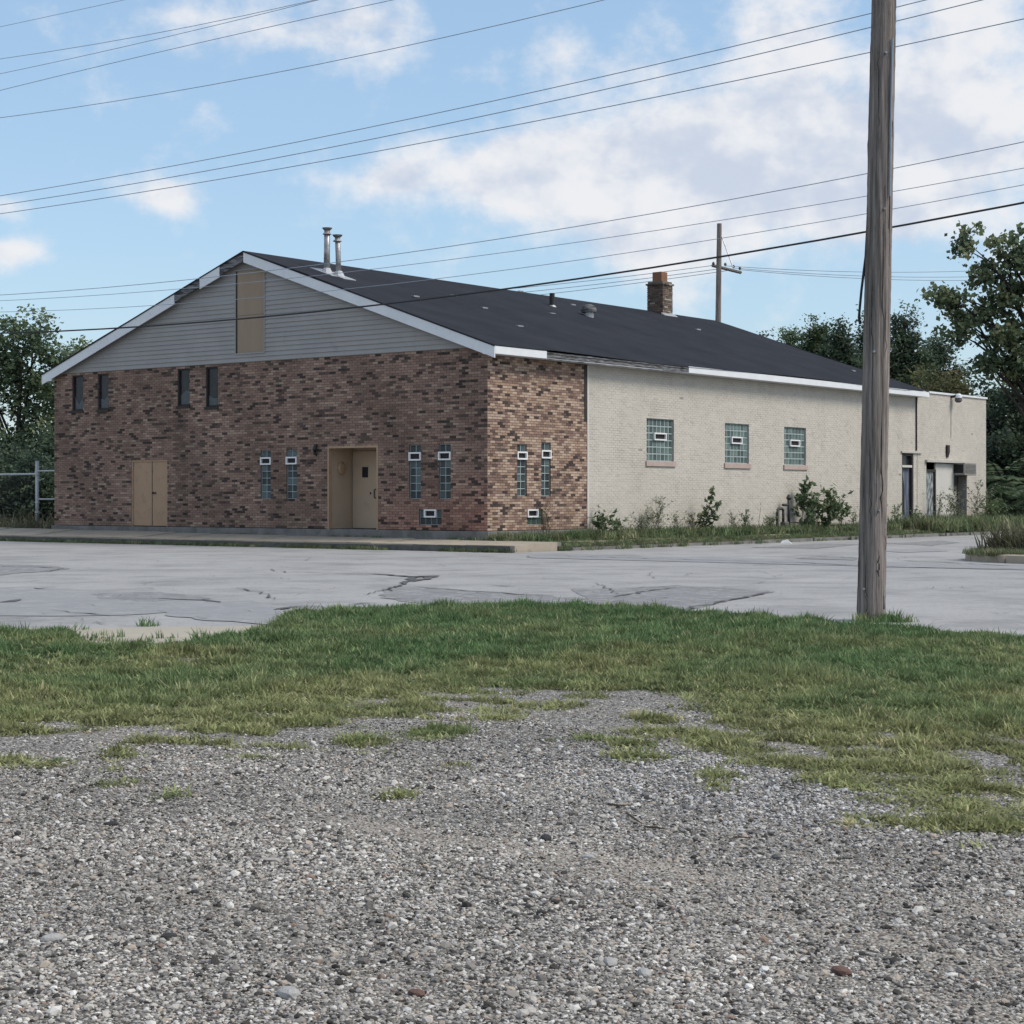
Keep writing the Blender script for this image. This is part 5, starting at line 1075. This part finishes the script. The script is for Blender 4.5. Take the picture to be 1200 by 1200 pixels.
n_ = 5200; q = np.column_stack([12.8+np.abs(r5.normal(0, 4.5, n_)), -1.4+np.abs(r5.normal(0, 5, n_))]); q = q[(q[:, 0]-12.8)+(q[:, 1]+1.4) > .9]; lay('corner_lot_grass', q, np.full(len(q), .195), .4, 1.0, vt, 'unmown grass on the kerbed corner lot across the side street')
n_ = 420; q = np.column_stack([13.2+np.abs(r5.normal(0, 2.2, n_)), -.2+np.abs(r5.normal(0, 1.8, n_))]); lay('corner_dry_grass', q, np.full(n_, .19), 1.0, 2.4, dt, 'long dry grass stalks on the corner lot')
n_ = 1500; q = np.column_stack([r5.uniform(-34, -W-.1, n_), r5.uniform(-.25, 9, n_)]); lay('fence_foot_grass', q, np.full(n_, .02)+.24*(q[:, 1] < .6), .9, 2.4, dt+vt[:1], 'dry and green grass at the foot of the fence')
n_ = 420; q = np.column_stack([r5.uniform(.13, 1.1, n_), r5.uniform(-.2, SB+.6, n_)]); lay('corner_weeds', q, np.full(n_, .27), .4, 1.5, vt, 'weeds along the foot of the brick return')
# gravel pebbles
M['pebble'] = mat('pebble', rand=[(0,(.06,.056,.052)),(.13,(.17,.159,.147)),(.28,(.28,.262,.242)),(.45,(.39,.365,.336)),(.62,(.50,.47,.433)),(.78,(.43,.37,.305)),(.87,(.66,.63,.585)),(.96,(.27,.205,.165)),(.975,(.74,.72,.68))], col2=(.78,.78,.78), scale=45, rough=.9, spec=.2)
def pebble(seed):
    import bmesh
    r = random.Random(seed); bm = bmesh.new(); bmesh.ops.create_icosphere(bm, subdivisions=1, radius=1)
    sx, sy, sz = r.uniform(.8,1.35), r.uniform(.65,1.0), r.uniform(.42,.7)
    for v in bm.verts: v.co = Vector((v.co.x*sx, v.co.y*sy, v.co.z*sz))*r.uniform(.8,1.15)
    me = bpy.data.meshes.new('pebble'); bm.to_mesh(me); bm.free(); me.materials.append(M['pebble']); return me
pm = [pebble(300+k) for k in range(7)]
rp = np.random.default_rng(44); bands = []
for y0, y1, dn in ((3.6,5.5,8800),(5.5,7.5,7200),(7.5,9.5,5200),(9.5,12.0,3400),(12,14.5,1500)):
    hw = y1*.30+.9; n_ = int((y1-y0)*2*hw*dn); bands.append(np.column_stack([rp.uniform(-hw, hw, n_), rp.uniform(y0, y1, n_)]))
Pp = np.concatenate(bands); rut = vnoise(Pp*np.array([.55, 1.6]), 1.1, 17)
Pp = Pp[(rp.random(len(Pp)) < np.clip(1.0-.9*np.clip(rut-.25, 0, 1)-.85*fines(Pp), .10, 1))]
sd_ = poly_sdf(Pp, GP); Pp = Pp[(sd_ < .25) | (rp.random(len(Pp)) < .25)]
n_ = len(Pp); sz = np.exp(rp.normal(math.log(.0051), .45, n_)); sz = np.clip(sz, .0026, .024)
scatter('gravel_pebbles', np.column_stack([Pp, lot_z(Pp[:, 0], Pp[:, 1])+sz*.18]), np.column_stack([rp.normal(0,.3,n_), rp.normal(0,.3,n_), rp.uniform(0,6.28,n_)]), np.column_stack([sz, sz, sz]), pm, 'loose grey crushed stone gravel')
# extra scatter of paler chips right of the middle
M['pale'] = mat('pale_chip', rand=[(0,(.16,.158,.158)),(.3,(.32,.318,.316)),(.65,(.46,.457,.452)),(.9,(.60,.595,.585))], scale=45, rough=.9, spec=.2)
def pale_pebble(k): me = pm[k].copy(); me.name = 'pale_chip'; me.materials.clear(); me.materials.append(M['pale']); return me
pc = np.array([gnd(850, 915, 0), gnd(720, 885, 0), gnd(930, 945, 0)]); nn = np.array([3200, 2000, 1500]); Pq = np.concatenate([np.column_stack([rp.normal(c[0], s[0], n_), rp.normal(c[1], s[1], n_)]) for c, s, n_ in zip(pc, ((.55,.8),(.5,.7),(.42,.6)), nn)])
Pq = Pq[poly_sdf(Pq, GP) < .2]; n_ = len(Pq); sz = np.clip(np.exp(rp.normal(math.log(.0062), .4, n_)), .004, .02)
scatter('pale_gravel_chips', np.column_stack([Pq, lot_z(Pq[:, 0], Pq[:, 1])+sz*.5]), np.column_stack([rp.normal(0,.3,n_), rp.normal(0,.3,n_), rp.uniform(0,6.28,n_)]), np.column_stack([sz, sz, sz]), [pale_pebble(k) for k in range(4)], 'paler chips spread over the gravel')
# single stones, twigs and litter that stand out of the gravel
def stone(px, py, r, mt, label, seed):
    x, y = gnd(px, py, .01); import bmesh
    q = random.Random(seed); bm = bmesh.new(); bmesh.ops.create_icosphere(bm, subdivisions=2, radius=1)
    for v in bm.verts: v.co = Vector((v.co.x*1.25*r, v.co.y*.8*r, v.co.z*.5*r))*q.uniform(.86,1.1)
    me = bpy.data.meshes.new('stone'); bm.to_mesh(me); bm.free(); me.materials.append(M[mt]); o = obj('stone', me, None, (x, y, float(lot_z(x, y))+r*.22)); o.rotation_euler = (0,0,q.uniform(0,6)); return tag(o, label, 'stone', 'stones that stand out of the gravel')
stone(197,1105,.022,'stonedark','black stone near the lower left of the gravel',1); stone(228,1053,.018,'stonedark','smaller black stone behind the black stone on the lower left',2)
stone(130,965,.026,'stonedark','dark stone left of the middle, near the grass tufts',3); stone(62,1108,.03,'stone','pale flat stone at the left of the gravel',4)
stone(338,1170,.035,'stone','pale flat stone at the bottom left of centre',5); stone(755,1142,.026,'stone','pale round stone at the bottom right of centre',6); stone(715,1130,.028,'stone','flat pale stone beside the pale round stone',7)
stone(985,1138,.03,'stonered','brownish red stone at the lower right of the gravel',8); stone(488,1168,.024,'stonered','brownish stone in the bottom middle of the gravel',9); stone(690,1007,.024,'stone','white speck stone in the middle of the gravel',10); stone(640,985,.028,'stonedark','dark flat stone in the middle of the gravel',11)
def twig(pix, label, r=.006):
    r *= .55
    P_ = [gnd(x, y, .012) for x, y in pix]; mb = MB(); mb.tube([(x, y, float(lot_z(x, y))+.018) for x, y in P_], [r]*(len(P_)-1)+[r*.5], 5); return tag(mb.build('twig', M['twig']), label, 'twig', 'twigs on the gravel')
twig([(713,943),(725,945),(737,944)], 'short dark twig on the bluish gravel right of the middle', .009); twig([(735,955),(745,963),(752,968)], 'slanting twig just below the short dark twig', .008)
twig([(755,972),(768,973),(782,975)], 'straight twig right of the slanting twig', .008); twig([(855,986),(862,983),(885,984)], 'curved pale stalk on the right of the gravel', .006)
x, y = gnd(921, 637, .07); mb = MB(); mb.hexa([(-.16,-.05,0),(.14,-.06,0),(.18,.05,0),(-.1,.07,0),(-.12,-.02,.08),(.05,-.03,.12),(.1,.03,.07),(-.06,.04,.05)]); o = mb.build('paper_litter', M['litter']); o.location = (x, y, .07); tag(o, 'crumpled white litter at the edge of the side street', 'litter')
